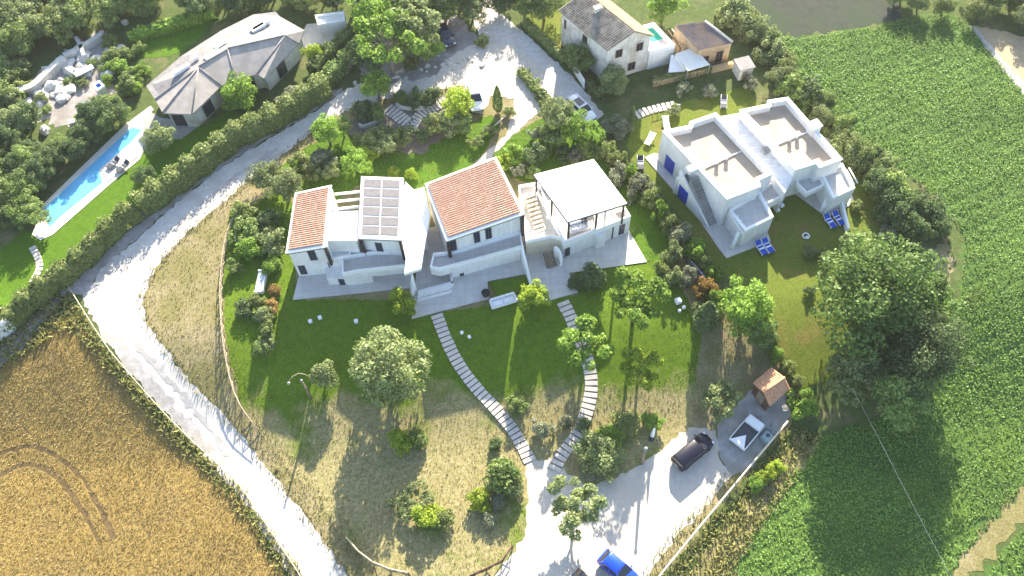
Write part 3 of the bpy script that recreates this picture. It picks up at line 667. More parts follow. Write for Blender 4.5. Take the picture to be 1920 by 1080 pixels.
dk = block("roof_deck", "bright white wedge-shaped deck between the solar house and the central tiled house", "deck", [G(x, y, z=4.5) for x, y in ((753, 450), (761, 486), (758, 513), (789, 503), (797, 452), (804, 420), (806, 400), (795, 350), (776, 356), (760, 340))], 4.0, 4.5, "white_trim")
w = LB(); w.prism([G(x, y, z=4.5).xy for x, y in ((764, 430), (796, 430), (795, 355), (764, 350))], -0.5, 3.99); w.put("wall", "white_wall", dk)
def fin(label, a, b_, za, zb, t=0.28):
    A, B = Vector(a), Vector(b_); d = (B - A).xy.normalized(); n = Vector((-d.y, d.x, 0)) * t / 2
    q = [A - n, B - n, B + n, A + n]; root = wroot("garden_wall", (A + B) / 2, label, "wall")
    w = LB(); w.hexa([V3(p, -0.9) for p in q], [V3(q[0], za), V3(q[1], zb), V3(q[2], zb), V3(q[3], za)]); w.put("wall", "white_trim", root, 0.02)
fin("thin white wall sloping down from the wedge-shaped deck", G(773, 514, z=4.0), G(769, 548, z=1.2), 3.99, 1.0)
fin("thin white wall sloping down at the balcony's east end", G(979, 462, z=3.1), G(996, 534, z=0.5), 3.0, 0.5)
st = wroot("garden_steps", G(810, 555, z=0.2), "white steps with a low wall on the terrace's west corner", "steps")
for i in range(3):
    w = LB(); w.prism([G(x, y, z=0.2).xy for x, y in ((782 + i, 566 - i * 6), (846, 549 - i * 6), (848, 544 - i * 6), (784, 561 - i * 6))], 0.1, 0.35 + 0.22 * i); w.put("step", "white_wall", st)
w = LB(); w.prism([G(x, y, z=0.9).xy for x, y in ((783, 551), (849, 532), (850, 527), (784, 546))], 0.1, 0.95); w.put("low_wall", "white_wall", st, 0.02)
w = LB(); w.prism([G(x, y, z=0.9).xy for x, y in ((846, 533), (850, 532), (848, 512), (843, 514))], 0.1, 0.95); w.put("low_wall", "white_wall", st, 0.02)
cb = wroot("service_box", G(865, 506, z=0.5), "small white box with a dark opening against the balcony wing", "cabinet")
w = LB(); p = G(865, 512, z=0.17); w.cbox((p.x, p.y - 0.1, 0.55), (0.8, 0.6, 0.9), 0.28); w.put("case", "white_wall", cb, 0.02)
w = LB(); w.cbox((p.x + 0.08, p.y - 0.41, 0.5), (0.5, 0.06, 0.55), 0.28); w.put("opening", "window_glass", cb)

# patio and stairs between the central house and the canopy house
pt = block("raised_patio", "cream raised patio with steps between the tiled house and the canopy", "patio", [G(x, y, z=2.6) for x, y in ((986, 457), (1033, 447), (1056, 452), (1010, 345), (972, 352))], -0.8, 2.6, "beige_wall", 0.5, "white_trim", "pale_paving")
for i in range(9):
    a = G(1012 - i * 2.2, 432 - i * 8, z=2.7 + i * 0.09); w = LB(); w.cbox((a.x, a.y, 2.66 + i * 0.05), (1.3, 0.28, 0.1 + i * 0.1), 0.3); w.put("step", "beige_wall", pt)
st = wroot("garden_steps", G(1030, 482, z=0.3), "brown wooden steps climbing to the raised patio", "steps")
for i in range(6):
    a = G(1026 + i * 1.6, 468 + i * 5.2, z=1.6 - i * 0.26); w = LB(); w.cbox((a.x, a.y - 0.35, 1.6 - i * 0.26), (1.0, 0.32, 0.1), 0.28); w.put("step", "weathered_wood", st)
for s_ in (-1, 1):
    w = LB(); a = G(1026, 468, z=1.5); b_ = G(1035, 496, z=0.2); n = Vector((0.52 * s_, 0.14 * s_, 0)); w.tube([a + n - Vector((0, 0.35, 0)), b_ + n - Vector((0, 0.35, 0))], 0.06, 4); w.put("stringer", "brown_wood", st)
ar = wroot("garden_wall", G(1050, 470, z=0.3), "curved white wall beside the brown wooden steps", "wall")
pts = [G(x, y, z=zz) for x, y, zz in ((1041, 462, 2.4), (1048, 468, 2.1), (1052, 478, 1.6), (1053, 488, 1.0), (1052, 497, 0.4))]
w = LB()
for i in range(4):
    a, b_ = pts[i], pts[i + 1]; n = Vector((0.14, 0.03, 0)); w.hexa([V3(a - n, -0.8), V3(b_ - n, -0.8), V3(b_ + n, -0.8), V3(a + n, -0.8)], [a - n, b_ - n, b_ + n, a + n])
w.put("wall", "white_trim", ar)

# ------------------------------------------------------------------ flat-roofed white twin houses
def flat_house(name, label, top, z, zr, cat="house"):
    P = ccw([p.xy for p in top]); c = sum(P, Vector((0, 0))) / len(P); root = wroot(name, c, label, cat)
    w = LB(); w.prism(P, -0.5, zr); w.put("wall", "white_wall", root)
    w = LB(); w.prism(offset_poly(P, 0.3), zr, zr + 0.04); w.put("roof", "roof_floor", root)
    w = LB(); ring(w, P, 0.42, zr, z); w.put("parapet", "white_wall", root)
    w = LB(); ring(w, offset_poly(P, -0.04), 0.5, z, z + 0.1); w.put("coping", "white_trim", root)
    return root, P
zt = 5.4
T1 = [G(x, y, z=zt) for x, y in ((1242, 246), (1363, 374), (1425, 350), (1423, 338), (1449, 326), (1342, 212), (1293, 229), (1292, 236))]
h1, P1 = flat_house("flat_roofed_house", "white flat-roofed house with blue doors and an outside staircase", T1, zt, 4.5)
T2 = [G(x, y, z=zt) for x, y in ((1387, 207), (1491, 319), (1530, 307), (1536, 315), (1579, 299), (1477, 183), (1439, 189), (1439, 196))]
h2, P2 = flat_house("flat_roofed_house", "white flat-roofed house nearest the crop field, with a square turret on its parapet", T2, zt, 4.5)
def divider(root, a, b_, n1, n2):
    w = LB(); A, B = Vector(a), Vector(b_); w.tube([V3(A, 4.66), V3(B, 4.66)], 0.11, 4); w.put("roof_kerb", "white_trim", root)
    for t in (n1, n2):
        p = A.lerp(B, t); w = LB(); w.cbox((p.x, p.y, 4.9), (0.34, 0.34, 0.8), 0.5); w.cbox((p.x, p.y, 5.33), (0.44, 0.44, 0.07), 0.5); w.put("chimney", "white_trim", root)
divider(h1, G(1312, 320, z=4.6), G(1394, 282, z=4.6), 0.38, 0.60)
divider(h2, G(1455, 272, z=4.6), G(1520, 246, z=4.6), 0.38, 0.60)
w = LB(); p = G(1527, 238, z=5.6); w.cbox((p.x, p.y, 5.3), (1.1, 1.1, 1.5), 0.4); w.cbox((p.x, p.y, 6.1), (1.3, 1.3, 0.12), 0.4); w.put("turret", "white_wall", h2, 0.02)
w = LB(); p = G(1298, 316, z=5.4); w.cbox((p.x, p.y, 5.3), (1.3, 0.9, 0.6), 0.4); w.put("turret", "white_wall", h1, 0.02)
# west front of the first house: blue doors, outside stair with its triangular wall
A = T1[1]; D = T1[0]
fw1 = Face(D.xy, A.xy)         # left end at the back
def ualong(px, py, z): p = G(px, py, z=z); return (p.xy - fw1.a).dot(fw1.d)
fl1 = lface(h1, D, A)
u1 = ualong(1250, 312, 1.3)
w = MB(); fl1.panel(w, u1 - 0.85, u1 + 0.85, 0.1, 2.5, 0.0, 0.07); d_ = w.build("door", "blue_paint", h1, 0.01)
w = MB(); fl1.panel(w, u1 - 0.02, u1 + 0.02, 0.1, 2.5, 0.05, 0.09); w.build("door_gap", "shutter", d_)
us0 = ualong(1303, 330, 4.5); us1 = fw1.L - 0.5
w = MB(); N = 15
for i in range(N):
    z1_ = 4.4 - i * 4.3 / N; a0 = us0 + (us1 - us0) * i / N; a1 = us0 + (us1 - us0) * (i + 1) / N
    fl1.panel(w, a0, a1, 0.0, z1_, 0.003, 1.15)
w.build("staircase", "concrete", h1)
w = MB(); q0, q1 = us0 - 1.6, us1 + 0.1
w.hexa([fl1.at(q0, 1.4, 0), fl1.at(q1, 1.4, 0), fl1.at(q1, 1.16, 0), fl1.at(q0, 1.16, 0)], [fl1.at(q0, 1.4, 4.6), fl1.at(q1, 1.4, 0.35), fl1.at(q1, 1.16, 0.35), fl1.at(q0, 1.16, 4.6)])
w.build("stair_wall", "white_wall", h1, 0.01)
u2 = us0 - 0.2
w = MB(); fl1.panel(w, u2 - 0.9, u2 + 0.75, 0.1, 2.4, 1.4, 1.46); d_ = w.build("door", "blue_paint", h1, 0.01)
w = MB(); fl1.panel(w, us0 - 1.85, us0 - 1.6, 0.0, 3.0, 0.003, 1.5); w.build("side_wall", "white_wall", h1)
# lower south wings
def wing(root, name, pts, z0, z1, par, south=None):
    P = ccw([G(x, y, z=z1).xy for x, y in pts]); w = LB(); w.prism(P, z0, z1 - 0.45); w.put(name, "white_wall", root)
    w = LB(); w.prism(offset_poly(P, 0.2), z1 - 0.45, z1 - 0.42); w.put("balcony_floor", "paving", root)
    w = LB(); ring(w, P, par, z1 - 0.45, z1); w.put("balcony_parapet", "white_trim", root, 0.015)
wing(h1, "south_wing", ((1367, 392), (1372, 400), (1398, 433), (1451, 406), (1428, 362), (1424, 356)), -0.5, 3.3, 0.35)
wing(h2, "south_wing", ((1537, 322), (1580, 305), (1604, 352), (1562, 372)), -0.5, 3.3, 0.35)
wing(h2, "side_balcony", ((1491, 328), (1530, 313), (1547, 346), (1513, 362), (1496, 345)), 2.2, 3.1, 0.2)
wing(h1, "side_balcony", ((1427, 356), (1450, 338), (1471, 365), (1434, 384), (1422, 370)), 1.6, 3.0, 0.2)
def fin_part(root, a, b_, za, zb, t=0.3):
    A, B = Vector(a), Vector(b_); d = (B - A).xy.normalized(); n = Vector((-d.y, d.x, 0)) * t / 2; q = [A - n, B - n, B + n, A + n]
    w = LB(); w.hexa([V3(p, -0.3) for p in q], [V3(q[0], za), V3(q[1], zb), V3(q[2], zb), V3(q[3], za)]); w.put("buttress", "white_trim", root, 0.02)
fin_part(h1, G(1384, 438, z=2.0), G(1373, 463, z=0.4), 2.4, 0.8, 0.42)
fin_part(h2, G(1553, 368, z=2.0), G(1541, 393, z=0.4), 2.4, 0.8, 0.42)
fin_part(h2, G(1578, 370, z=1.2), G(1590, 430, z=0.6), 1.2, 0.9, 0.3)
for t in (0.1, 0.5, 0.9):      # slats of the little pergola at the stair's foot
    w = LB(); a = G(1375 + t * 10, 405 + t * 22, z=2.9); b_ = G(1384 + t * 14, 402 + t * 22, z=2.9); w.tube([a, b_], 0.08, 4); w.put("pergola_slat", "white_trim", h1)
w = LB(); a = G(1366, 396, z=3.0); b_ = G(1393, 438, z=3.0); w.tube([a, b_], 0.1, 4); w.put("pergola_beam", "white_trim", h1)
w = LB(); a = G(1586, 318, z=3.2); b_ = G(1602, 346, z=3.2); w.tube([a, b_], 0.12, 4); w.put("pergola_beam", "white_trim", h2)
w = LB(); a = G(1592, 315, z=2.8); b_ = G(1608, 343, z=2.8); w.tube([a, b_], 0.1, 4); w.put("pergola_beam", "white_trim", h2)
# link between the twin houses
lk = wroot("link_building", G(1420, 270, z=0), "lower white roof with small ridges linking the two flat-roofed houses", "house wing")
P = [G(x, y, z=4.1).xy for x, y in ((1347, 219), (1387, 212), (1491, 326), (1471, 362), (1453, 336), (1449, 330))]
w = LB(); w.prism(ccw(P), -0.5, 4.1); w.put("wall", "white_wall", lk)
for i in range(8):
    t = 0.12 + i * 0.105; a = G(1348 + 103 * t + 4, 220 + 108 * t - 1, z=4.1); b_ = G(1387 + 104 * t - 9, 212 + 112 * t + 2, z=4.1)
    w = LB(); w.tube([a, b_], 0.07 if i % 2 else 0.1, 4); w.put("ridge", "white_trim", lk)
w = LB(); p = G(1436, 283, z=4.2); w.cbox((p.x, p.y, 4.3), (0.9, 0.7, 0.5), 0.4); w.put("roof_vent", "concrete", lk, 0.02)

# ------------------------------------------------------------------ old farmhouse with annex, canopy, barn
sw, se = G(1140, 91, z=6.0), G(1220, 67, z=6.0); nw = G(1054, 20, z=6.0); ne = nw + (se - sw); rs = G(1187, 58, z=7.6); rn = rs + (nw - sw)
c = (sw + se + nw + ne) / 4
of = wroot("farmhouse", c, "old two-storey farmhouse with a mossy brown gable roof and pale walls", "house")
w = LB(); w.add([V3(sw, 0), V3(se, 0), V3(ne, 0), V3(nw, 0), sw, se, ne, nw, rs, rn], [(0, 1, 5, 8, 4), (1, 2, 6, 5), (2, 3, 7, 9, 6), (3, 0, 4, 7), (4, 8, 9, 7), (8, 5, 6, 9)]); w.put("wall", "old_wall", of)
dS = (sw - nw).normalized(); out = (sw - se).normalized(); zz = Vector((0, 0, 0.08))
q = [sw + dS * 0.3 + out * 0.3 + zz - Vector((0, 0, 0.12)), nw - dS * 0.3 + out * 0.3 + zz - Vector((0, 0, 0.12)), rn - dS * 0.3 + zz, rs + dS * 0.3 + zz]
vs, fs = tiled(q, 30, 10, 0.09, 0.05); w = LB(); w.add(vs, fs); slab(w, q, 0.14); w.put("roof", "mossy_tile", of)
q = [ne - dS * 0.3 - out * 0.3 + zz - Vector((0, 0, 0.12)), se + dS * 0.3 - out * 0.3 + zz - Vector((0, 0, 0.12)), rs + dS * 0.3 + zz, rn - dS * 0.3 + zz]
vs, fs = tiled(q, 30, 8, 0.08, 0.05); w = LB(); w.add(vs, fs); slab(w, q, 0.14); w.put("roof", "tan_tile", of)
p = sw.lerp(nw, 0.62).lerp(rs.lerp(rn, 0.62), 0.75); w = LB(); w.cbox((p.x, p.y, p.z + 0.3), (0.9, 0.5, 0.9), 0.4); w.cbox((p.x, p.y, p.z + 0.8), (1.1, 0.7, 0.12), 0.4); w.put("chimney", "old_wall", of)
fc = lface(of, sw, se)
for u, z0, ww, hh in ((0.27, 3.9, 0.95, 1.35), (0.76, 4.0, 0.95, 1.35), (0.22, 0.9, 0.7, 1.0), (0.62, 0.8, 1.05, 1.4)):
    sr_ = MB(); fc.panel(sr_, fc.L * u - ww / 2 - 0.16, fc.L * u + ww / 2 + 0.16, z0 - 0.16, z0 + hh + 0.16, 0.0, 0.03); so_ = sr_.build("window_surround", "pale_paving", of)
    window(fc, fc.L * u, z0, ww, hh, of, "brown_wood", out=0.06)
fc = lface(of, nw, sw); window(fc, fc.L * 0.52, 3.6, 0.9, 1.4, of, "brown_wood"); window(fc, fc.L * 0.08, 3.4, 0.4, 1.5, of, "brown_wood")
an = wroot("annex", G(1235, 70, z=0), "white farmhouse annex with a turquoise-floored roof terrace", "annex")
P = [G(x, y, z=3.3).xy for x, y in ((1218, 97), (1266, 84), (1226, 43), (1180, 55))]
w = LB(); w.prism(ccw(P), -0.2, 2.7); w.put("wall", "white_wall", an)
w = LB(); ring(w, ccw(P), 0.3, 2.7, 3.4); w.put("parapet", "white_trim", an)
w = LB(); w.prism([G(x, y, z=2.75).xy for x, y in ((1222, 77), (1246, 72), (1226, 49), (1196, 52))], 2.7, 2.76); w.put("terrace_floor", "green_felt", an)
w = LB(); w.prism([G(x, y, z=2.75).xy for x, y in ((1224, 95), (1258, 86), (1247, 74), (1222, 79))], 2.7, 2.75); w.put("terrace_floor", "pale_paving", an)
tp = wroot("canopy", G(1290, 112, z=0), "cream fabric canopy on poles beside the farmhouse annex", "canopy")
q = [G(1266, 101, z=2.5), G(1301, 88, z=2.5), G(1331, 121, z=2.2), G(1290, 133, z=2.2)]; w = LB(); slab(w, q, 0.06); w.put("cover", "tarp", tp)
for p in q: w = LB(); w.tube([(p.x, p.y, 0), (p.x, p.y, p.z - 0.07)], 0.05, 6); w.put("pole", "grey_metal", tp)
tp = wroot("canopy", G(1272, 128, z=0), "smaller white sunshade pitched low by the annex wall", "canopy")
q = [G(1258, 103, z=1.9), G(1268, 104, z=2.1), G(1288, 133, z=1.3), G(1253, 136, z=1.2)]; w = LB(); slab(w, q, 0.05); w.put("cover", "canvas", tp)
for p in q: w = LB(); w.tube([(p.x, p.y, 0), (p.x, p.y, p.z - 0.06)], 0.05, 6); w.put("pole", "grey_metal", tp)
bn = wroot("barn", G(1320, 80, z=0), "old tan barn with a dark worn tile roof", "barn")
q = [G(1310, 93, z=3.4), G(1372, 80, z=3.4), G(1320, 41, z=4.3), G(1266, 48, z=4.3)]
w = LB(); w.hexa([V3(p, -0.2) for p in q], [p - Vector((0, 0, 0.1)) for p in q]); w.put("wall", "brick_wall", bn)
vs, fs = tiled(q, 26, 12, 0.08, 0.05); w = LB(); w.add(vs, fs); slab(w, q, 0.1); w.put("roof", "barn_tile", bn)
w = LB(); w.tube([q[1] + Vector((0.1, 0, 0.15)), q[2] + Vector((0.1, 0, 0.15))], 0.2, 4); w.put("coping", "pale_paving", bn)
fc = lface(bn, q[0], q[1]); window(fc, fc.L * 0.3, 0.9, 0.8, 1.0, bn, "brown_wood"); window(fc, fc.L * 0.7, 0.4, 1.0, 1.9, bn, "brown_wood")
lt = wroot("lean_to", G(1268, 70, z=0), "open lean-to of dark beams between the annex and the barn", "lean-to")
for i in range(4):
    w = LB(); a = G(1252 + i * 8, 56 - i * 1.5, z=2.4); b_ = G(1276 + i * 9, 90 - i * 2, z=2.2); w.tube([a, b_], 0.09, 4); w.put("beam", "brown_wood" if i != 1 else "pale_wood", lt)
for a in ((1252, 56), (1276, 52), (1276, 90), (1303, 84)): w = LB(); p = G(*a, z=2.2); w.tube([(p.x, p.y, 0), (p.x, p.y, 2.25)], 0.08, 4); w.put("post", "brown_wood", lt)
hu = wroot("hut", G(1392, 130, z=0), "small white hut with a flat roof at the end of the farm wall", "hut")
p = G(1392, 133, z=0.6); w = LB(); w.cbox((p.x, p.y, 0.95), (1.9, 1.9, 1.9), 0.25); w.put("wall", "old_wall", hu, 0.02)
w = LB(); w.cbox((p.x, p.y, 1.97), (2.2, 2.2, 0.14), 0.25); w.put("roof", "lit_grey_tile", hu)
w = LB(); w.cbox((p.x - 0.2 + 0.24, p.y - 0.97, 0.8), (0.7, 0.08, 1.5), 0.25); w.put("door", "weathered_wood", hu)

# ------------------------------------------------------------------ grey-roofed house by the pool
gh = wroot("pool_house", G(420, 120, z=0), "long house under a faceted grey roof beside the pool", "house")
E3 = lambda x, y: G(x, y, z=3.2)
R4 = lambda x, y: G(x, y, z=4.7)
outl = [E3(*p) for p in ((274, 161), (291, 187), (305, 212), (360, 214), (415, 161), (440, 149), (482, 139), (495, 147), (560, 82), (571, 57), (525, 31), (517, 22), (475, 27), (415, 57), (340, 105))]
rg = [R4(300, 181), R4(372, 126), R4(427, 91), R4(535, 66)]
V = outl + rg; n = len(outl); r0, r1, r2, r3 = n, n + 1, n + 2, n + 3
south = [(1, 2, r1), (2, 3, r1), (3, 4, r1), (4, 5, r2, r1), (5, 6, r3, r2), (6, 7, r3), (7, 8, r3)]
north = [(0, 1, r1, r2, 13, 14), (8, 9, r3), (9, 10, r3), (10, 11, 12, r3), (12, 13, r2, r3)]
def roof_part(faces, m, nm):
    w = LB()
    for f in faces:
        pts = [V[i] for i in f]; k = len(pts); cc = sum(pts, Vector()) / k
        top = [p for p in pts]; bot = [p - Vector((0, 0, 0.16)) for p in pts]
        w.add(top + bot, [tuple(range(k)), tuple(range(k, 2 * k))[::-1]] + [(i, (i + 1) % k, k + (i + 1) % k, k + i) for i in range(k)])
    return w.put(nm, m, gh)
roof_part(south, "shaded_grey_tile", "roof"); roof_part(north, "lit_grey_tile", "roof")  # one grey tile, toned apart in colour for shaded south and sunlit north
w = LB()
for a, b_ in ((3, r1), (2, r1), (4, r1), (5, r2), (6, r3), (8, r3), (1, r1)): w.tube([V[a] + Vector((0, 0, 0.05)), V[b_] + Vector((0, 0, 0.05))], 0.1, 5)
for a, b_ in ((r1, r2), (r2, r3)): w.tube([V[a] + Vector((0, 0, 0.04)), V[b_] + Vector((0, 0, 0.04))], 0.12, 5)
w.put("ridge_cap", "lit_grey_tile", gh)
w = LB(); w.prism(offset_poly(ccw([p.xy for p in outl]), 0.6), -0.2, 3.1); w.put("wall", "old_wall", gh)
for i, (x, y, sx, sy) in enumerate(((488, 46, 2.6, 0.9), (484, 52, 2.0, 0.7), (413, 84, 1.6, 0.8), (398, 103, 2.2, 0.9), (340, 130, 2.4, 0.5), (365, 108, 0.9, 0.6))):
    p = G(x, y, z=4.3); w = LB(); w.cbox((p.x, p.y, 4.25), (sx, sy, 0.5), 0.7); w.put("skylight", "white_trim" if i != 4 else "white_plastic", gh, 0.02)
fcs = [(outl[2], outl[3], 0.35), (outl[3], outl[4], 0.5), (outl[5], outl[6], 0.5), (outl[7], outl[8], 0.5)]
for a, b_, u in fcs:
    a2 = a.lerp(Vector((V[r2].x, V[r2].y, 0)), 0.0); f_ = lface(gh, a, b_); window(f_, f_.L * u, 0.2, 1.6, 2.1, gh, "shutter", out=-0.56)
# pool
def poolsheet(name, pts, m, z0, z1):
    w = MB(); w.prism([G(x, y, z=0.1).xy for x, y in pts], z0, z1); o = w.build(name, m); o["kind"] = "structure"; return o
poolsheet("pool_deck", ((60, 440), (75, 450), (98, 440), (205, 346), (262, 298), (275, 246), (262, 232), (240, 228), (78, 385)), "pale_paving", -0.3, 0.08)
poolsheet("pool_water", ((82, 391), (92, 426), (120, 400), (192, 342), (186, 318), (244, 268), (266, 243), (247, 238)), "pool_water", -0.2, 0.10)
poolsheet("sun_deck", ((189, 318), (246, 270), (259, 293), (203, 340)), "pale_paving", -0.2, 0.16)
poolsheet("pool_terrace", ((250, 240), (275, 205), (300, 220), (380, 230), (340, 260), (280, 262), (262, 298)), "concrete", -0.3, 0.06)
poolsheet("pool_gangway", ((236, 232), (256, 237), (288, 205), (282, 198)), "pale_paving", -0.3, 0.07)

# ------------------------------------------------------------------ small buildings at the picture's edge
def simple_house(name, label, cat, top, z, wallm, roofm, z0=-0.2, par=0.25):
    P = ccw([G(x, y, z=z).xy for x, y in top]); c = sum(P, Vector((0, 0))) / len(P); root = wroot(name, c, label, cat)
    w = LB(); w.prism(P, z0, z - 0.3); w.put("wall", wallm, root)
    w = LB(); w.prism(offset_poly(P, par), z - 0.3, z - 0.26); w.put("roof", roofm, root)
    w = LB(); ring(w, P, par, z - 0.3, z); w.put("parapet", "white_trim", root); return root
simple_house("outbuilding", "small flat-roofed beige outbuilding at the top edge above the hedge", "outbuilding", ((664, -12), (704, -12), (701, 22), (664, 24)), 2.8, "beige_wall", "roof_floor")
simple_house("outbuilding", "little white garage beside the paved court left of the beige outbuilding", "outbuilding", ((590, 28), (645, 20), (647, 38), (596, 46)), 2.4, "white_wall", "tarp")
simple_house("outbuilding", "pale corner of a building cut by the picture's west edge", "outbuilding", ((-60, 552), (-6, 570), (11, 598), (-45, 640)), 2.6, "white_wall", "lit_grey_tile")
sh_ = wroot("garden_shed", G(1445, 728, z=-0.5), "brown garden shed with a small orange tiled gable roof", "shed")
g0 = terr(38)
zr_ = g0 + 3.0; ze = g0 + 2.15
q1 = [G(1412, 719, z=ze), G(1447, 690, z=ze), G(1471, 708, z=zr_), G(1432, 737, z=zr_)]; q2 = [G(1480, 728, z=ze), G(1443, 761, z=ze), G(1432, 737, z=zr_), G(1471, 708, z=zr_)]
for q in (q1, q2):
    vs, fs = tiled(q, 11, 6, 0.07, 0.04); w = LB(); w.add(vs, fs); slab(w, q, 0.08); w.put("roof", "orange_tile", sh_)
w = LB(); w.tube([q1[3] + Vector((0, 0, 0.1)), q1[2] + Vector((0, 0, 0.1))], 0.12, 6); w.put("ridge_cap", "orange_tile", sh_)
cc = (q1[0] + q1[1] + q2[0] + q2[1]) / 4
A_, B_, C_, D_ = [Vector((cc.x, cc.y, 0)) + (V3(p, 0) - Vector((cc.x, cc.y, 0))) * 0.84 for p in (q1[0], q2[1], q2[0], q1[1])]
r0_ = V3(q1[3].lerp(q1[2], 0.08), zr_ - 0.12); r1_ = V3(q1[3].lerp(q1[2], 0.92), zr_ - 0.12)
w = LB(); w.add([V3(A_, g0 - .2), V3(B_, g0 - .2), V3(C_, g0 - .2), V3(D_, g0 - .2), V3(A_, ze - .1), V3(B_, ze - .1), V3(C_, ze - .1), V3(D_, ze - .1), r0_, r1_], [(0, 1, 5, 8, 4), (1, 2, 6, 5), (2, 3, 7, 9, 6), (3, 0, 4, 7)]); w.put("wall", "brown_wood", sh_)
fc = lface(sh_, A_, B_); w = MB(); fc.panel(w, fc.L * 0.3, fc.L * 0.7, g0, g0 + 1.9, 0.0, 0.05); d_ = w.build("door", "weathered_wood", sh_)
w = MB(); fc.panel(w, fc.L * 0.64, fc.L * 0.66, g0 + 0.9, g0 + 1.1, 0.05, 0.1); w.build("handle", "grey_metal", d_)
# ------------------------------------------------------------------ vehicles
def loft(mb, secs, close=True):
    "secs: list of rings (same count) -> skin"
    n = len(secs[0]); vs = [p for r_ in secs for p in r_]; fs = []
    for i in range(len(secs) - 1):
        for k in range(n):
            k2 = (k + 1) % n; fs.append((i * n + k, i * n + k2, (i + 1) * n + k2, (i + 1) * n + k))
    fs += [tuple(range(n))[::-1], tuple((len(secs) - 1) * n + k for k in range(n))]
    mb.add(vs, fs, True)
def car(name, label, paint, p, head, L=4.5, Wd=1.82, Hh=1.5, style="hatch", sunroof=False, cat="car"):
    "nose along local +x"
    root = empty(name, (p.x, p.y, terr(p.y) + 0.09), head, label, cat)
    h = L / 2; w = Wd / 2
    if style == "van": belt, hood, cab = 0.98, 0.98, (-h + 0.08, -h + 0.22, h - 1.75, h - 0.95)
    elif style == "saloon": belt, hood, cab = 0.88, 0.86, (-h + 0.75, -h + 1.35, h - 2.15, h - 1.3)
    else: belt, hood, cab = 0.92, 0.90, (-h + 0.15, -h + 0.65, h - 2.0, h - 1.15)
    def sec(x, ww, zb, zt_, rr):
        return [(x, -ww + 0.06, zb), (x, -ww, zb + 0.18), (x, -ww, zt_ - 0.28), (x, -ww + 0.05, zt_ - 0.08), (x, -ww + rr, zt_), (x, 0, zt_ + 0.03), (x, ww - rr, zt_), (x, ww - 0.05, zt_ - 0.08), (x, ww, zt_ - 0.28), (x, ww, zb + 0.18), (x, ww - 0.06, zb)]
    b = MB()
    loft(b, [sec(-h, w * 0.80, 0.36, belt - 0.14, 0.3), sec(-h + 0.10, w * 0.93, 0.26, belt - 0.03, 0.22), sec(-h + 0.5, w, 0.22, belt, 0.16), sec(0, w, 0.20, belt + 0.01, 0.14), sec(h - 1.2, w, 0.22, hood + 0.02, 0.18), sec(h - 0.55, w * 0.98, 0.24, hood - 0.07, 0.26), sec(h - 0.15, w * 0.90, 0.27, hood - 0.17, 0.3), sec(h, w * 0.76, 0.36, hood - 0.30, 0.3)])
    bo = b.build("body", paint, root)
    def cs(x, ww, z, tw): return (x, ww, z)
    x0, x1, x2, x3 = cab; zr2 = Hh; wb = w * 0.93; wt = w * 0.76
    g = MB()       # greenhouse: all glass, with a painted roof and pillars over it
    B_ = [(x0, -wb, belt - 0.02), (x3, -wb, belt - 0.04), (x3, wb, belt - 0.04), (x0, wb, belt - 0.02)]
    T_ = [(x1, -wt, zr2 - 0.06), (x2, -wt, zr2 - 0.06), (x2, wt, zr2 - 0.06), (x1, wt, zr2 - 0.06)]
    g.hexa(B_, T_); g.build("windows", "car_glass", root, 0.05)
    r_ = MB()
    xs = [x1 - 0.06, x1 + 0.15, (x1 + x2) / 2, x2 - 0.15, x2 + 0.04]
    loft(r_, [[(x, -wt - 0.03, zr2 - 0.09), (x, -wt + 0.06, zr2 - 0.02 + dz), (x, 0, zr2 + 0.02 + dz), (x, wt - 0.06, zr2 - 0.02 + dz), (x, wt + 0.03, zr2 - 0.09), (x, 0, zr2 - 0.10)] for x, dz in zip(xs, (-0.04, 0, 0.02, 0, -0.04))])
    for sy in (-1, 1):
        for (bx, tx) in ((x0, x1), (x3, x2), ((x0 + x3) / 2 - 0.1, (x1 + x2) / 2)):
            r_.tube([(bx, sy * (wb - 0.01), belt - 0.02), (tx, sy * (wt - 0.005), zr2 - 0.07)], 0.05, 5)
        if style != "saloon": r_.tube([(x0 + 0.3, sy * (wb - 0.02), belt), (x1 + 0.25, sy * (wt - 0.005), zr2 - 0.07)], 0.07, 5)
    ro = r_.build("roof", paint, root)
    if sunroof:
        s_ = MB(); s_.box((x1 + x2) / 2 - 0.35, x2 - 0.18, -wt * 0.66, wt * 0.66, zr2 + 0.03, zr2 + 0.055); s_.build("sunroof", "car_glass", ro, 0.01)
    for sx in (-h + 0.82, h - 0.88):
        for sy in (-1, 1):
            t = MB(); c = (sx, sy * (w - 0.12), 0.34)
            prof = [(0.20, -0.12), (0.32, -0.115), (0.345, -0.07), (0.345, 0.07), (0.32, 0.115), (0.20, 0.12)]
            vs = []; fs = []; sg = 18
            for (rr, yy) in prof:
                for k in range(sg): a = 2 * PI * k / sg; vs.append((c[0] + rr * math.cos(a), c[1] + yy, c[2] + rr * math.sin(a)))
            for i in range(len(prof) - 1):
                for k in range(sg): fs.append((i * sg + k, i * sg + (k + 1) % sg, (i + 1) * sg + (k + 1) % sg, (i + 1) * sg + k))
            t.add(vs, fs, True); wo = empty("wheel", (0, 0, 0)); wo.parent = root
            t.build("tyre", "tyre_rubber", wo)
            q = MB()
            q.add([(c[0] + 0.21 * math.cos(2 * PI * k / 14), c[1] + sy * 0.09, c[2] + 0.21 * math.sin(2 * PI * k / 14)) for k in range(14)] + [(c[0], c[1] + sy * 0.06, c[2])], [(k, (k + 1) % 14, 14) for k in range(14)])
            q.build("rim", "alloy", wo)
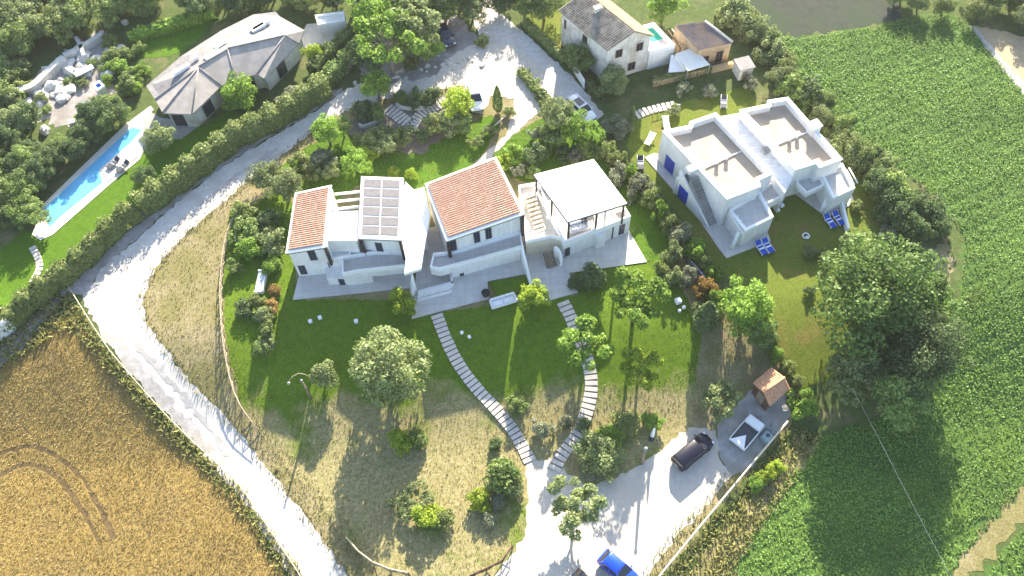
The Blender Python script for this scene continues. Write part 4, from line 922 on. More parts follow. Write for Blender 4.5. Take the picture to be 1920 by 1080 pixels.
    for sy in (-1, 1):
        m_ = MB(); m_.cbox((x3 - 0.25, sy * (w + 0.09), belt + 0.08), (0.16, 0.2, 0.14)); m_.build("wing_mirror", paint, root, 0.03)
        m_ = MB(); m_.cbox((h - 0.18, sy * w * 0.66, hood - 0.22), (0.26, 0.36, 0.13), -sy * 0.35); m_.build("headlight", "lamp_glass", root, 0.03)
        m_ = MB(); m_.cbox((-h + 0.08, sy * w * 0.74, belt - 0.2), (0.14, 0.24, 0.2), sy * 0.3); m_.build("tail_light", "red_lens", root, 0.03)
    m_ = MB(); m_.cbox((-h - 0.01, 0, 0.62), (0.05, 0.52, 0.12)); m_.build("number_plate", "plate_white", root)
    m_ = MB(); m_.cbox((h - 0.04, 0, 0.42), (0.1, Wd * 0.5, 0.14)); m_.build("grille", "tyre_rubber", root, 0.02)
    return root
def heading(a, b_): d = G(*b_) - G(*a); return math.atan2(d.y, d.x)
car("parked_car", "white hatchback parked at the mouth of the gravel driveway, nose to the lawn", "white_car_paint", G(891, 184, 0.7), heading((889, 170), (895, 203)), 4.3, 1.85, 1.62, "hatch")
car("parked_car", "white estate car with a dark sunroof standing on the narrow lane by the hedge", "white_car_paint", G(1089, 203, 0.7), heading((1068, 182), (1112, 226)), 4.9, 1.88, 1.52, "hatch", True)
car("parked_car", "black van-like car parked on the gravel near the tiled shed", "black_car_paint", G(1299, 846, 0.7), heading((1262, 874), (1333, 814)), 4.9, 1.95, 1.6, "van")
car("parked_car", "bright blue hatchback at the picture's bottom edge on the gravel", "blue_car_paint", G(1160, 1068, 0.7), heading((1125, 1038), (1195, 1098)), 4.4, 1.85, 1.55, "hatch")
car("parked_car", "dark navy car half cut by the bottom edge beside the blue hatchback", "navy_car_paint", G(1106, 1106, 0.7), heading((1072, 1070), (1140, 1132)), 4.4, 1.85, 1.5, "hatch")
car("parked_car", "dark navy car in the shade of the tall trees at the top", "navy_car_paint", G(835, 66, 0.7), heading((826, 50), (845, 86)), 4.4, 1.85, 1.5, "hatch")
# flatbed trailer
tr_p = G(1400, 812, 0.6); a_ = heading((1380, 836), (1420, 788))
tl_ = empty("trailer", (tr_p.x, tr_p.y, terr(tr_p.y) + 0.09), a_, "white flatbed trailer with a dark load bed parked by the tiled shed", "trailer")
w = MB(); w.box(-1.75, 1.75, -0.92, 0.92, 0.55, 0.66); w.build("bed", "charcoal", tl_)
w = MB(); w.box(-1.8, 1.8, -1.0, -0.92, 0.5, 0.95); w.box(-1.8, 1.8, 0.92, 1.0, 0.5, 0.95); w.box(-1.85, -1.75, -1.0, 1.0, 0.5, 0.95); w.build("side_board", "white_plastic", tl_, 0.01)
w = MB(); w.box(0.85, 1.8, -0.9, 0.9, 0.67, 1.15); w.build("front_box", "white_plastic", tl_, 0.03)
w = MB(); w.add([(-1.7, -0.85, 0.675), (-0.3, -0.1, 0.675), (-1.7, 0.85, 0.675), (-1.7, -0.85, 0.70), (-0.3, -0.1, 0.70), (-1.7, 0.85, 0.70)], [(0, 2, 1), (3, 4, 5), (0, 1, 4, 3), (1, 2, 5, 4), (2, 0, 3, 5)]); w.build("sun_patch", "canvas", tl_)  # white triangle stands in for a patch of sunlight on the bed
w = MB(); w.tube([(1.8, 0, 0.5), (2.7, 0, 0.45)], 0.05, 6); w.tube([(1.8, -0.7, 0.5), (2.6, 0, 0.46)], 0.04, 6); w.tube([(1.8, 0.7, 0.5), (2.6, 0, 0.46)], 0.04, 6); w.build("drawbar", "grey_metal", tl_)
for sx in (-0.4, 0.4):
    for sy in (-1, 1):
        w = MB(); w.tube([(sx, sy * 0.72, 0.3), (sx, sy * 0.9, 0.3)], 0.3, 16); w.build("wheel", "tyre_rubber", tl_)
bx_ = G(1438, 822, 0.4); b0 = empty("water_tank", (bx_.x, bx_.y, terr(bx_.y) + 0.09), 0.7, "grey-green square tank between the trailer and the pale rail", "tank")
w = MB(); w.box(-0.55, 0.55, -0.55, 0.55, 0.0, 0.85); w.build("body", "teal_plastic", b0, 0.08)
w = MB(); w.lathe((0.1, 0.1, 0.85), [(0.22, 0), (0.22, 0.06), (0.18, 0.09)], 14); w.build("lid", "charcoal", b0)
bx_ = G(1447, 806, 0.3); b0 = empty("saw_horse", (bx_.x, bx_.y, terr(bx_.y) + 0.09), 0.5, "crossed grey-green metal frame next to the square tank", "frame")
for s_ in (-1, 1):
    w = MB(); w.tube([(-0.5, -0.5 * s_, 0.05), (0.5, 0.5 * s_, 0.75)], 0.05, 6); w.tube([(-0.5, -0.5 * s_ + 0.0, 0.75), (0.5, 0.5 * s_, 0.05)], 0.05, 6); w.build("leg", "teal_plastic", b0)
bx_ = G(1471, 767, 0.3); b0 = empty("bucket", (bx_.x, bx_.y, terr(bx_.y) + 0.09), 0, "small pale bucket at the shed's south corner", "bucket")
w = MB(); w.lathe((0, 0, 0), [(0.26, 0), (0.34, 0.55), (0.31, 0.55), (0.25, 0.1)], 14); w.build("body", "pale_paving", b0)
w = MB(); w.tube([(-0.33, 0, 0.52), (-0.2, 0, 0.75), (0.2, 0, 0.75), (0.33, 0, 0.52)], 0.02, 5); w.build("handle", "grey_metal", b0)

# ------------------------------------------------------------------ fences, rails, cable
def fence(label, pts, h, rails, post_r, m_rail, m_post, every=1.9, brace=False, rail_r=0.05, name="fence", cat="fence"):
    P = [G(x, y, h) for x, y in pts]; L = sum((P[i + 1] - P[i]).length for i in range(len(P) - 1)); n = max(2, int(L / every) + 1)
    pts_ = curve_pts(P, n); c = pts_[n // 2]; root = empty(name, (c.x, c.y, terr(c.y)), 0, label, cat); l = root.location
    for k, rz_ in enumerate(rails):
        w = LB(); w.tube([(p.x, p.y, terr(p.y) + rz_) for p in pts_], rail_r if k == 0 else rail_r * 0.8, 6); w.put("rail", m_rail, root)
    for i, p in enumerate(pts_):
        w = LB(); w.tube([(p.x, p.y, terr(p.y) - 0.3), (p.x, p.y, terr(p.y) + h + 0.08)], post_r, 6); w.put("post", m_post, root)
    if brace:
        for i in range(n - 1):
            a, b_ = pts_[i], pts_[i + 1]; w = LB()
            w.tube([(a.x, a.y, terr(a.y) + 0.1), (b_.x, b_.y, terr(b_.y) + h - 0.1)], 0.045, 5); w.tube([(a.x, a.y, terr(a.y) + h - 0.1), (b_.x, b_.y, terr(b_.y) + 0.1)], 0.045, 5); w.put("brace", m_post, root)
    return root
fence("rustic pole fence with crossed braces along the garden's west side", [(492, 362), (470, 380), (445, 398), (428, 425), (417, 475), (412, 540), (414, 605), (421, 665), (432, 715), (447, 755), (481, 803)], 1.25, (1.25, 0.75), 0.06, "rail_wood", "weathered_wood", 1.7, True, 0.055)
fence("curved pole fence with crossed braces at the road's edge below the garden", [(648, 1006), (668, 1030), (700, 1055), (735, 1068), (765, 1074)], 1.35, (1.35, 0.8), 0.06, "rail_wood", "dark_wood", 1.9, True, 0.085)
fence("short dark pole fence between the lower garden and the gravel parking", [(880, 1080), (910, 1066), (928, 1062), (950, 1040), (960, 1022)], 1.1, (1.1, 0.6), 0.06, "brown_wood", "dark_wood", 1.8, True, 0.07)
fence("long straight pale rail on short posts beside the gravel parking and tank", [(1477, 790), (1420, 858), (1360, 930), (1300, 1002), (1235, 1082), (1180, 1150)], 0.95, (0.95,), 0.07, "pale_wood", "weathered_wood", 3.2, False, 0.10)
fence("thin pale wire fence along the outer side of the white road by the wheat", [(125, 532), (160, 588), (200, 650), (255, 715), (330, 798), (400, 862), (452, 912), (500, 985), (560, 1075), (590, 1130)], 0.7, (0.7,), 0.045, "pale_wood", "weathered_wood", 3.5, False, 0.04)
fence("white picket edging of the paved corner by the twin houses' north garden", [(1225, 207), (1248, 200), (1275, 196)], 0.7, (0.7,), 0.04, "white_trim", "white_trim", 0.7, False, 0.04)
fence("pale slatted rail beside the driveway under the cypress", [(922, 240), (935, 229), (953, 212)], 0.5, (0.5,), 0.05, "pale_wood", "pale_wood", 1.2, False, 0.1)
def low_wall(label, pts, t, h, m, cat="wall", name="garden_wall"):
    P = curve_pts([G(x, y, h) for x, y in pts], 22); c = P[11]; root = empty(name, (c.x, c.y, terr(c.y)), 0, label, cat)
    poly = strip_poly(P, t); n = len(poly) // 2; w = LB()
    for i in range(n - 1):
        q = [poly[i], poly[i + 1], poly[-2 - i], poly[-1 - i]]; z = terr(q[0].y)
        w.hexa([(p.x, p.y, z - 0.2) for p in q[::-1]], [(p.x, p.y, z + h) for p in q[::-1]])
    w.put("wall", m, root, 0.0); return root
low_wall("curved white kerb wall in the upper garden bed, the more western one", [(673, 231), (680, 235), (700, 228), (716, 217), (722, 205)], 0.32, 0.5, "stone")
low_wall("curved white kerb wall in the upper garden bed next to the white hatchback", [(743, 193), (752, 199), (770, 201), (795, 200), (815, 193)], 0.32, 0.5, "stone")
low_wall("straight pale wall edging the farmhouse hedge corner", [(1225, 152), (1262, 143), (1300, 133), (1330, 126)], 0.5, 0.9, "tan_soil")
low_wall("pale retaining wall east of the cream canopy", [(1335, 126), (1360, 120), (1375, 116)], 0.5, 0.9, "tan_soil")
gate = empty("garden_gate", G(1086, 152, 0.0), heading((1079, 140), (1094, 164)), "white solid gate panel standing at the lane's edge below the farmhouse", "gate")
w = MB(); w.box(-1.7, 1.7, -0.05, 0.05, 0.1, 1.7); w.build("panel", "white_plastic", gate, 0.01)
for s_ in (-1.75, 1.75): w = MB(); w.box(s_ - 0.06, s_ + 0.06, -0.06, 0.06, -0.1, 1.85); w.build("post", "shutter", gate)
P = [G(1598, 728, z=5.0), G(1636, 800, z=4.4), G(1690, 905, z=4.0), G(1746, 1012, z=3.9), G(1830, 1170, z=4.6)]
w = MB(); w.tube(curve_pts(P, 24), 0.013, 5); tag(w.build("cable", "grey_metal"), "thin pale cable hanging over the shaded crop south of the oak", "cable")

# ------------------------------------------------------------------ garden furniture
def sofa(label, p, rz, L, back=True):
    r_ = empty("garden_sofa", (p.x, p.y, p.z), rz, label, "garden sofa")
    w = MB(); w.box(-L / 2, L / 2, -0.5, 0.5, 0.0, 0.3); w.build("base", "white_plastic", r_, 0.04)
    w = MB(); w.box(-L / 2, L / 2, 0.42, 0.58, 0.0, 0.75); w.build("backrest", "white_plastic", r_, 0.04)
    for s_ in (-1, 1): w = MB(); w.box(s_ * L / 2 - 0.09, s_ * L / 2 + 0.09, -0.5, 0.5, 0.0, 0.6); w.build("arm", "white_plastic", r_, 0.04)
    for i in range(2):
        w = MB(); x0 = -L / 2 + 0.15 + i * (L - 0.3) / 2; w.box(x0 + 0.03, x0 + (L - 0.3) / 2 - 0.1, -0.42, 0.3, 0.31, 0.46); w.build("cushion", "cushion", r_, 0.06)
    return r_
sofa("white two-seat garden sofa with grey cushions in front of the dark grass square", G(944, 567, z=0.17) , 0.28, 2.9)
sofa("white garden sofa standing on the west lawn beside round shrubs", G(490, 531), -1.64, 2.9)
def pot(label, p, r_=0.4, h=0.7, m="black_pot"):
    o = empty("plant_pot", (p.x, p.y, p.z), 0, label, "plant pot")
    w = MB(); w.lathe((0, 0, 0), [(r_ * 0.7, 0), (r_, h), (r_ * 0.88, h), (r_ * 0.85, h - 0.12), (0.01, h - 0.13)], 18); w.build("body", m, o)
pot("round black pot at the corner of the dark grass square", G(911, 553, z=0.17), 0.5, 0.6)
gq = MB(); gq.prism(ccw([G(x, y, z=0.2).xy for x, y in ((916, 528), (984, 517), (997, 542), (934, 558))]), 0.1, 0.178); tag(gq.build("grass", "lawn"), kind="structure")
def lounger(label, p, rz, fm, cm, group=None):
    r_ = empty("sun_lounger", (p.x, p.y, terr(p.y) + 0.05), rz, label, "sun lounger", group)
    w = MB(); w.box(-0.95, 0.4, -0.34, 0.34, 0.3, 0.4); w.build("seat", cm, r_, 0.03)
    w = MB(); w.hexa([(0.4, -0.34, 0.3), (1.0, -0.34, 0.66), (1.0, 0.34, 0.66), (0.4, 0.34, 0.3)], [(0.4, -0.34, 0.4), (0.95, -0.34, 0.75), (0.95, 0.34, 0.75), (0.4, 0.34, 0.4)]); w.build("backrest", cm, r_, 0.02)
    for s_ in (-1, 1): w = MB(); w.tube([(-0.95, s_ * 0.38, 0.33), (0.45, s_ * 0.38, 0.33), (1.02, s_ * 0.38, 0.7)], 0.045, 6); w.build("frame", fm, r_)
    for x in (-0.75, 0.45):
        for s_ in (-1, 1): w = MB(); w.tube([(x, s_ * 0.36, 0.0), (x, s_ * 0.38, 0.33)], 0.04, 6); w.build("leg", fm, r_)
    w = MB(); w.box(-0.2, 0.0, -0.345, 0.345, 0.395, 0.43); w.box(0.3, 0.42, -0.345, 0.345, 0.395, 0.43); w.build("strap", fm, r_)
    return r_
lounger("blue lounger with white straps south of the staircase house, the western one", G(1427, 466, 0.3), 1.95, "white_plastic", "blue_cloth")
lounger("blue lounger with white straps south of the staircase house, the eastern one", G(1440, 462, 0.3), 1.95, "white_plastic", "blue_cloth")
lounger("blue sun lounger by the turreted house's patio, the one farther from the white buttress", G(1556, 416, 0.3), 1.95, "white_plastic", "blue_cloth")
lounger("blue sun lounger by the turreted house's patio, right beside the white buttress", G(1572, 411, 0.3), 1.95, "white_plastic", "blue_cloth")
lounger("pale sun lounger with dark pad on the lime lawn west of the blue doors", G(1218, 262, 0.3), 1.0, "white_plastic", "cushion")
lounger("white sun lounger with a charcoal pad beside the hedge", G(1201, 307, 0.3), 1.5, "white_plastic", "charcoal")
lounger("white sun lounger with a dark pad between the twin houses at their north end", G(1357, 193, 0.3), 1.4, "white_plastic", "charcoal")
lounger("white sun lounger against the north-west corner of the first flat-roofed house", G(1249, 232, 0.3), 1.6, "white_plastic", "cushion")
lounger("charcoal sun lounger on the pale sun deck in the pool, nearer the water", G(212, 306, 0.45), 0.9, "grey_metal", "charcoal")
lounger("charcoal sun lounger on the pale sun deck in the pool, nearer the lawn", G(230, 312, 0.45), 0.9, "grey_metal", "charcoal")
def cube_light(label, px, py, s_=0.42, group=None, rnd_=False):
    p = G(px, py, 0.2); o = empty("garden_light", (p.x, p.y, terr(p.y) + 0.04), 0.3, label, "garden light", group)
    w = MB()
    if rnd_: w.lathe((0, 0, 0), [(0.06, 0), (s_ * 0.4, s_ * 0.18), (s_ * 0.5, s_ * 0.5), (s_ * 0.4, s_ * 0.82), (0.05, s_)], 14)
    else: w.box(-s_ / 2, s_ / 2, -s_ / 2, s_ / 2, 0.05, s_)
    w.build("body", "white_plastic", o, 0.0 if rnd_ else 0.04)
    w = MB(); w.box(-0.08, 0.08, -0.08, 0.08, -0.02, 0.06); w.build("foot", "charcoal", o)
cube_light("small pale stone cube on the shaded lawn, the southern one of the close pair", 582, 603, 0.42)
cube_light("small pale stone cube on the shaded lawn, the northern one of the close pair", 600, 596, 0.42)
cube_light("lone small pale cube on the shaded lawn below the solar house", 668, 603, 0.45)
cube_light("small pale cube by the top of the western stepping path", 866, 624, 0.36)
cube_light("small pale cube farther from the western stepping path, nearer the sofa", 880, 632, 0.36)
cube_light("white cube on the sunny lawn beside the two white globes", 1271, 566, 0.65)
cube_light("white globe on the sunny lawn, the larger one", 1282, 577, 0.5, None, True)
cube_light("white globe on the sunny lawn, the smaller one", 1274, 583, 0.42, None, True)
cube_light("pale cube on the neighbours' shaded lawn, nearest the link building", 1466, 386, 0.45)
cube_light("pale cube on the neighbours' shaded lawn, nearer the first house", 1458, 394, 0.45)
cube_light("small white globe on the lime lawn, nearest the oak", 1513, 444, 0.3, None, True)
o = empty("swim_ring", tuple(G(1511, 443, 0.05)), 0, "pale ring lying on the neighbours' shaded lawn", "swim ring")
w = MB(); vs = []; fs = []
for i in range(18):
    for k in range(6):
        a = 2 * PI * i / 18; b_ = 2 * PI * k / 6; rr = 0.38 + 0.09 * math.cos(b_); vs.append((rr * math.cos(a), rr * math.sin(a), 0.1 + 0.09 * math.sin(b_)))
        fs.append((i * 6 + k, ((i + 1) % 18) * 6 + k, ((i + 1) % 18) * 6 + (k + 1) % 6, i * 6 + (k + 1) % 6))
w.add(vs, fs, True); w.build("ring", "white_plastic", o)
def table_set(label, p, m="pale_wood", z=None):
    o = empty("table", (p.x, p.y, p.z), 0.3, label, "table")
    w = MB(); w.box(-0.8, 0.8, -0.45, 0.45, 0.68, 0.75); w.build("tabletop", m, o, 0.01)
    for sx in (-0.7, 0.7):
        for sy in (-0.36, 0.36): w = MB(); w.box(sx - 0.04, sx + 0.04, sy - 0.04, sy + 0.04, 0, 0.68); w.build("leg", m, o)
table_set("pale wooden table on the canopy house's roof terrace, near its east post", G(1160, 398, z=2.56))
table_set("dark table in the middle of the canopy house's roof terrace", G(1100, 415, z=2.56), "charcoal")
sofa("dark-shaded sofa under the canopy by the front post", G(1085, 428, z=2.56), 0.3, 2.2)
def chair(label, p, rz, m):
    o = empty("garden_chair", (p.x, p.y, p.z), rz, label, "chair")
    w = MB(); w.box(-0.25, 0.25, -0.25, 0.25, 0.42, 0.48); w.build("seat", m, o, 0.01)
    w = MB(); w.box(-0.25, 0.25, 0.21, 0.27, 0.48, 0.95); w.build("backrest", m, o, 0.01)
    for sx in (-0.21, 0.21):
        for sy in (-0.21, 0.21): w = MB(); w.tube([(sx, sy, 0), (sx, sy, 0.42)], 0.025, 6); w.build("leg", m, o)
for i, (x, y, rz, l) in enumerate(((1003, 377, 0.4, "white chair at the north end of the raised patio"), (1022, 393, 1.4, "white chair on the raised patio beside the canopy's west posts"), (1030, 412, 2.6, "white chair at the patio's foot near the dark canopy post"))):
    chair(l, G(x, y, z=2.64), rz, "white_plastic")
for i, (x, y, rz, l) in enumerate(((1508, 318, 0.4, "white chair on the shaded side balcony of the turreted house"), (1518, 316, 1.2, "white chair by the door of the turreted house's side balcony"))):
    chair(l, G(x, y, z=2.7), rz, "white_plastic")
# curved pole in the shade, closed parasol, slim posts added to cast long shadows
p = G(594, 722); o = empty("garden_lamp", tuple(p), 0, "pale curved pole arching over the shaded lawn next to a small olive", "pole lamp")
w = MB(); w.tube([(0, 0, 0), (-0.25, 0.1, 1.2), (-0.7, 0.2, 2.4), (-1.25, 0.1, 3.1), (-1.9, -0.3, 3.2), (-2.4, -0.8, 2.9)], 0.045, 8, 0.03); w.build("pole", "rail_wood", o)
w = MB(); w.lathe((-2.42, -0.82, 2.6), [(0.2, 0), (0.15, 0.12), (0.04, 0.22)], 14); w.build("lamp_shade", "grey_metal", o)
def parasol(label, p, h, m="canvas"):
    o = empty("closed_parasol", tuple(p), 0, label, "parasol")
    w = MB(); w.lathe((0, 0, 0), [(0.3, 0), (0.3, 0.08), (0.05, 0.1)], 14); w.build("base", "charcoal", o)
    w = MB(); w.tube([(0, 0, 0.05), (0, 0, h)], 0.035, 8); w.build("pole", "weathered_wood", o)
    w = MB(); w.lathe((0, 0, 0.9), [(0.1, 0), (0.22, 0.25), (0.2, 0.7), (0.12, h - 1.3), (0.03, h - 0.9)], 10); w.build("cover", m, o)
parasol("closed cream parasol standing in the bushes north of the parking", G(1221, 824), 3.4)
def pole(label, p, h, r0=0.16, m="weathered_wood"):
    o = empty("shadow_post", tuple(p), 0, label, "pole")
    w = MB(); w.tube([(0, 0, -0.3), (0, 0, h)], r0, 10, r0 * 0.55); w.build("shaft", m, o)
    w = MB(); w.lathe((0, 0, h), [(r0 * 0.8, 0), (r0 * 0.8, 0.08), (0.02, 0.16)], 10); w.build("cap", "grey_metal", o)
pole("slim post added among the bushes to cast the long shadow on the white parking", G(1203, 868), 4.4, 0.24)
pole("slim post added west of the big olive to cast a long shadow", G(583, 745), 4.5, 0.17)
# covered heap by the hedge
p = G(1306, 508, 0.4); o = empty("covered_boat", (p.x, p.y, terr(p.y)), heading((1292, 488), (1322, 525)), "long dark grey covered boat lying against the hedge", "boat")
w = MB(); loft(w, [[(x, -ww, 0.1), (x, -ww, 0.55 * hh), (x, 0, hh), (x, ww, 0.55 * hh), (x, ww, 0.1)] for x, ww, hh in ((-1.8, 0.25, 0.5), (-1.2, 0.55, 0.85), (0, 0.7, 1.0), (1.2, 0.65, 0.95), (1.8, 0.5, 0.8))]); w.build("cover", "charcoal", o)
w = MB(); w.tube([(-1.8, 0, 0.55), (-1.2, 0, 0.9), (0, 0, 1.05), (1.2, 0, 1.0), (1.8, 0, 0.85)], 0.05, 6); w.build("ridge_rope", "grey_metal", o)

# ------------------------------------------------------------------ stone terraces of the rock garden, upper west
def rock(label, px, py, r_, group=None, m="stone", h=0.0, name="boulder", cat="boulder"):
    p = G(px, py, 0.2); rnd = random.Random(int(px * 31 + py)); bm = bmesh.new(); bmesh.ops.create_icosphere(bm, subdivisions=2, radius=1.0)
    ax = (rnd.uniform(0.8, 1.3), rnd.uniform(0.7, 1.0), rnd.uniform(0.45, 0.7)); ph = [rnd.uniform(0, 6) for _ in range(6)]
    for v in bm.verts:
        k = 1 + 0.18 * math.sin(3 * v.co.x + ph[0]) + 0.15 * math.sin(4 * v.co.y + ph[1]) + 0.12 * math.sin(5 * v.co.z + ph[2])
        v.co = Vector((v.co.x * ax[0], v.co.y * ax[1], v.co.z * ax[2])) * k * r_
    me = bpy.data.meshes.new(name); bm.to_mesh(me); bm.free(); me.materials.append(MATS[m])
    o = link_mesh(name, me, None, (p.x, p.y, terr(p.y) + r_ * 0.25 + h)); o.rotation_euler = (0, 0, rnd.uniform(0, 6)); tag(o, label, cat, group)
rr = random.Random(5)
for i in range(60):
    t = rr.random(); px = 40 + 175 * t + rr.gauss(0, 12); py = 200 - 105 * t + rr.gauss(0, 24)
    rock("pale boulder among the terraces of the rock garden", px, py, rr.uniform(0.35, 1.0), "boulders of the rock garden")
for i in range(26):
    px, py = rr.choice(((815, 118), (770, 135), (860, 118), (720, 145), (885, 112)))
    rock("pale stone scattered along the shaded upper road", px + rr.gauss(0, 22), py + rr.gauss(0, 8), rr.uniform(0.18, 0.42), "stones along the shaded upper road")
low_wall("long white retaining wall along the rock garden's lower terrace", [(30, 168), (60, 158), (90, 130), (118, 105)], 0.9, 1.2, "stone")
low_wall("white retaining wall at the rock garden's upper end", [(118, 102), (140, 92), (165, 78), (190, 62)], 0.7, 1.0, "stone")
low_wall("short steep white wall crossing the rock garden", [(141, 68), (150, 85), (157, 103)], 0.5, 1.0, "stone")
low_wall("pale wall above the rock garden's turquoise pond", [(128, 228), (145, 222), (165, 205), (176, 195)], 0.8, 0.9, "stone")
b0 = wroot("garden_table", G(157, 132, z=0), "white rectangular stone slab table in the rock garden", "table")
w = LB(); p = G(157, 132, z=0.8); w.cbox((p.x, p.y, 0.75), (2.6, 0.9, 0.16), 0.62); w.put("tabletop", "white_trim", b0)
for s_ in (-0.9, 0.9): w = LB(); w.cbox((p.x + s_ * 0.81, p.y + s_ * 0.58, 0.33), (0.3, 0.7, 0.68), 0.62); w.put("leg", "stone", b0)
sheet("pond", ppoly([(150, 195), (170, 190), (176, 200), (160, 214), (148, 208)]), "pool_water", 4, 0.1, 61)
sheet("rock_terrace", ppoly([(25, 170), (95, 120), (150, 75), (195, 60), (215, 100), (215, 160), (180, 215), (120, 240), (70, 220), (40, 200)]), "grey_gravel", 2, 0.5, 62)
simple_house("garden_hut", "small hut with a blue roof in the rock garden", "hut", ((172, 158), (186, 150), (196, 160), (182, 170)), 2.2, "stone", "blue_cloth")
low_wall("grey stone stair wall west of the green upper lawn", [(222, 122), (232, 132), (243, 146)], 0.7, 0.7, "stone")
# ------------------------------------------------------------------ vegetation
def leaf_quads(rng, pos, nrm, size, aspect=0.62):
    n = len(pos); r_ = rng.normal(size=(n, 3)); t = np.cross(nrm, r_); t /= np.linalg.norm(t, axis=1, keepdims=True) + 1e-9
    b = np.cross(nrm, t); s = size * rng.uniform(0.6, 1.35, (n, 1)); V = np.stack([pos + t * s, pos + b * s * aspect, pos - t * s, pos - b * s * aspect], 1).reshape(-1, 3)
    return V, np.arange(n * 4).reshape(n, 4)
def unit(v): return v / (np.linalg.norm(v, axis=-1, keepdims=True) + 1e-9)
def crown_mesh(name, seed, n, leaf, clumps, spread=0.66, cr=(0.26, 0.46), flat=0.82, core=True, low=-0.45, wob=0.16, rmin=0.5):
    rng = np.random.default_rng(seed)
    d = unit(rng.normal(size=(clumps * 3, 3))); d = d[d[:, 2] > low][:clumps]
    rad = spread * rng.uniform(rmin, 1.15, (len(d), 1)) * (1 + wob * np.sin(3 * np.arctan2(d[:, 1:2], d[:, 0:1]) + rng.uniform(0, 6))); C = d * rad; Rc = rng.uniform(cr[0], cr[1], len(d))
    if core: C = np.vstack([C, rng.normal(size=(max(3, clumps // 6), 3)) * 0.2]); Rc = np.concatenate([Rc, np.full(len(C) - len(Rc), 0.42)])
    w = Rc ** 2; k = rng.choice(len(C), n, p=w / w.sum()); dd = unit(rng.normal(size=(n, 3)) + 0.35 * unit(C)[k] + np.array([0, 0, 0.25]))
    pos = C[k] + dd * (Rc[k] * rng.uniform(0.62, 1.06, n))[:, None]; pos[:, 2] *= flat
    nrm = unit(dd * 0.8 + rng.normal(size=(n, 3)) * 0.55 + np.array([0, 0, 0.25]))
    V, F = leaf_quads(rng, pos, nrm, leaf); return np_mesh(name, V, F, "leaf_mid")
PROTO = {
    "big": [crown_mesh("crown", 10 + i, 13500, 0.031, 74, 0.76, (0.12, 0.32), 0.8) for i in range(2)],
    "mid": [crown_mesh("crown", 20 + i, 6000, 0.048, 38, 0.80, (0.13, 0.33), 0.85) for i in range(3)],
    "round": [crown_mesh("crown", 30 + i, 8500, 0.041, 60, 0.72, (0.18, 0.32), 0.92, low=-0.7, wob=0.05, rmin=0.85) for i in range(2)],
    "airy": [crown_mesh("crown", 40 + i, 3300, 0.06, 28, 0.84, (0.12, 0.3), 0.75, core=False) for i in range(3)],
    "small": [crown_mesh("crown", 50 + i, 2300, 0.076, 20, 0.76, (0.17, 0.4), 0.9, low=-0.3) for i in range(6)],
    "ball": [crown_mesh("crown", 60 + i, 1700, 0.085, 30, 0.62, (0.3, 0.36), 0.95, low=-0.6, wob=0.05, rmin=0.8) for i in range(2)],
}
def cypress_mesh(seed):
    rng = np.random.default_rng(seed); n = 1600; z = rng.uniform(0, 1, n) ** 0.9; a = rng.uniform(0, 2 * PI, n); rr = 0.13 * np.sin(np.clip(z * 1.02, 0, 1) ** 0.6 * PI) ** 0.7 * rng.uniform(0.7, 1.1, n) + 0.01
    d = np.stack([np.cos(a), np.sin(a), np.full(n, 0.25)], 1); pos = np.stack([np.cos(a) * rr, np.sin(a) * rr, z], 1)
    V, F = leaf_quads(rng, pos, unit(d + rng.normal(size=(n, 3)) * 0.4), 0.028); return np_mesh("crown", V, F, "leaf_dark")
PROTO["cypress"] = [cypress_mesh(70), cypress_mesh(71)]
def trunk_mesh(seed, hgt, spread=0.55, r0=0.075):
    rnd = random.Random(seed); w = MB(); zc = hgt * rnd.uniform(0.5, 0.62); bx, by = rnd.uniform(-.06, .06), rnd.uniform(-.06, .06)
    w.tube([(0, 0, -0.12), (bx * .5, by * .5, zc * .5), (bx, by, zc)], r0, 8, r0 * 0.7)
    for i in range(6):
        a = 2 * PI * i / 6 + rnd.uniform(-.4, .4); s_ = spread * rnd.uniform(0.6, 1.0)
        w.tube([(bx, by, zc * 0.95), (bx + s_ * .45 * math.cos(a), by + s_ * .45 * math.sin(a), zc + (hgt - zc) * rnd.uniform(.4, .6)), (bx + s_ * math.cos(a), by + s_ * math.sin(a), hgt * rnd.uniform(0.95, 1.15))], r0 * 0.48, 6, r0 * 0.12)
    return w.mesh("trunk", "bark")
TRUNK = {h: [trunk_mesh(int(h * 100) + i, h) for i in range(2)] for h in (0.9, 1.2, 1.6)}
vr = random.Random(99)
def setmat(o, m):
    o.material_slots[0].link = 'OBJECT'; o.material_slots[0].material = MATS[m]
def tree(kind, px, py, rpx, leaf, label, group=None, hr=1.2, name="tree", cat="tree", bark="bark", squash=1.0):
    "a tree whose crown centre is seen at px, py with a crown radius of rpx photo pixels"
    r_ = rpx / pxm(G(px, py, 2.0)); p = G(px, py, hr * r_)
    r_ = rpx / pxm(p)
    o = empty(name, (p.x, p.y, terr(p.y)), vr.uniform(0, 6.28), label, cat, group)
    c = link_mesh("crown", vr.choice(PROTO[kind]), o, (0, 0, hr * r_)); c.scale = (r_ * vr.uniform(.9, 1.12), r_ * vr.uniform(.9, 1.12), r_ * squash); setmat(c, leaf)
    t = link_mesh("trunk", vr.choice(TRUNK[hr]), o); t.scale = (r_, r_, r_); setmat(t, bark)
    return o
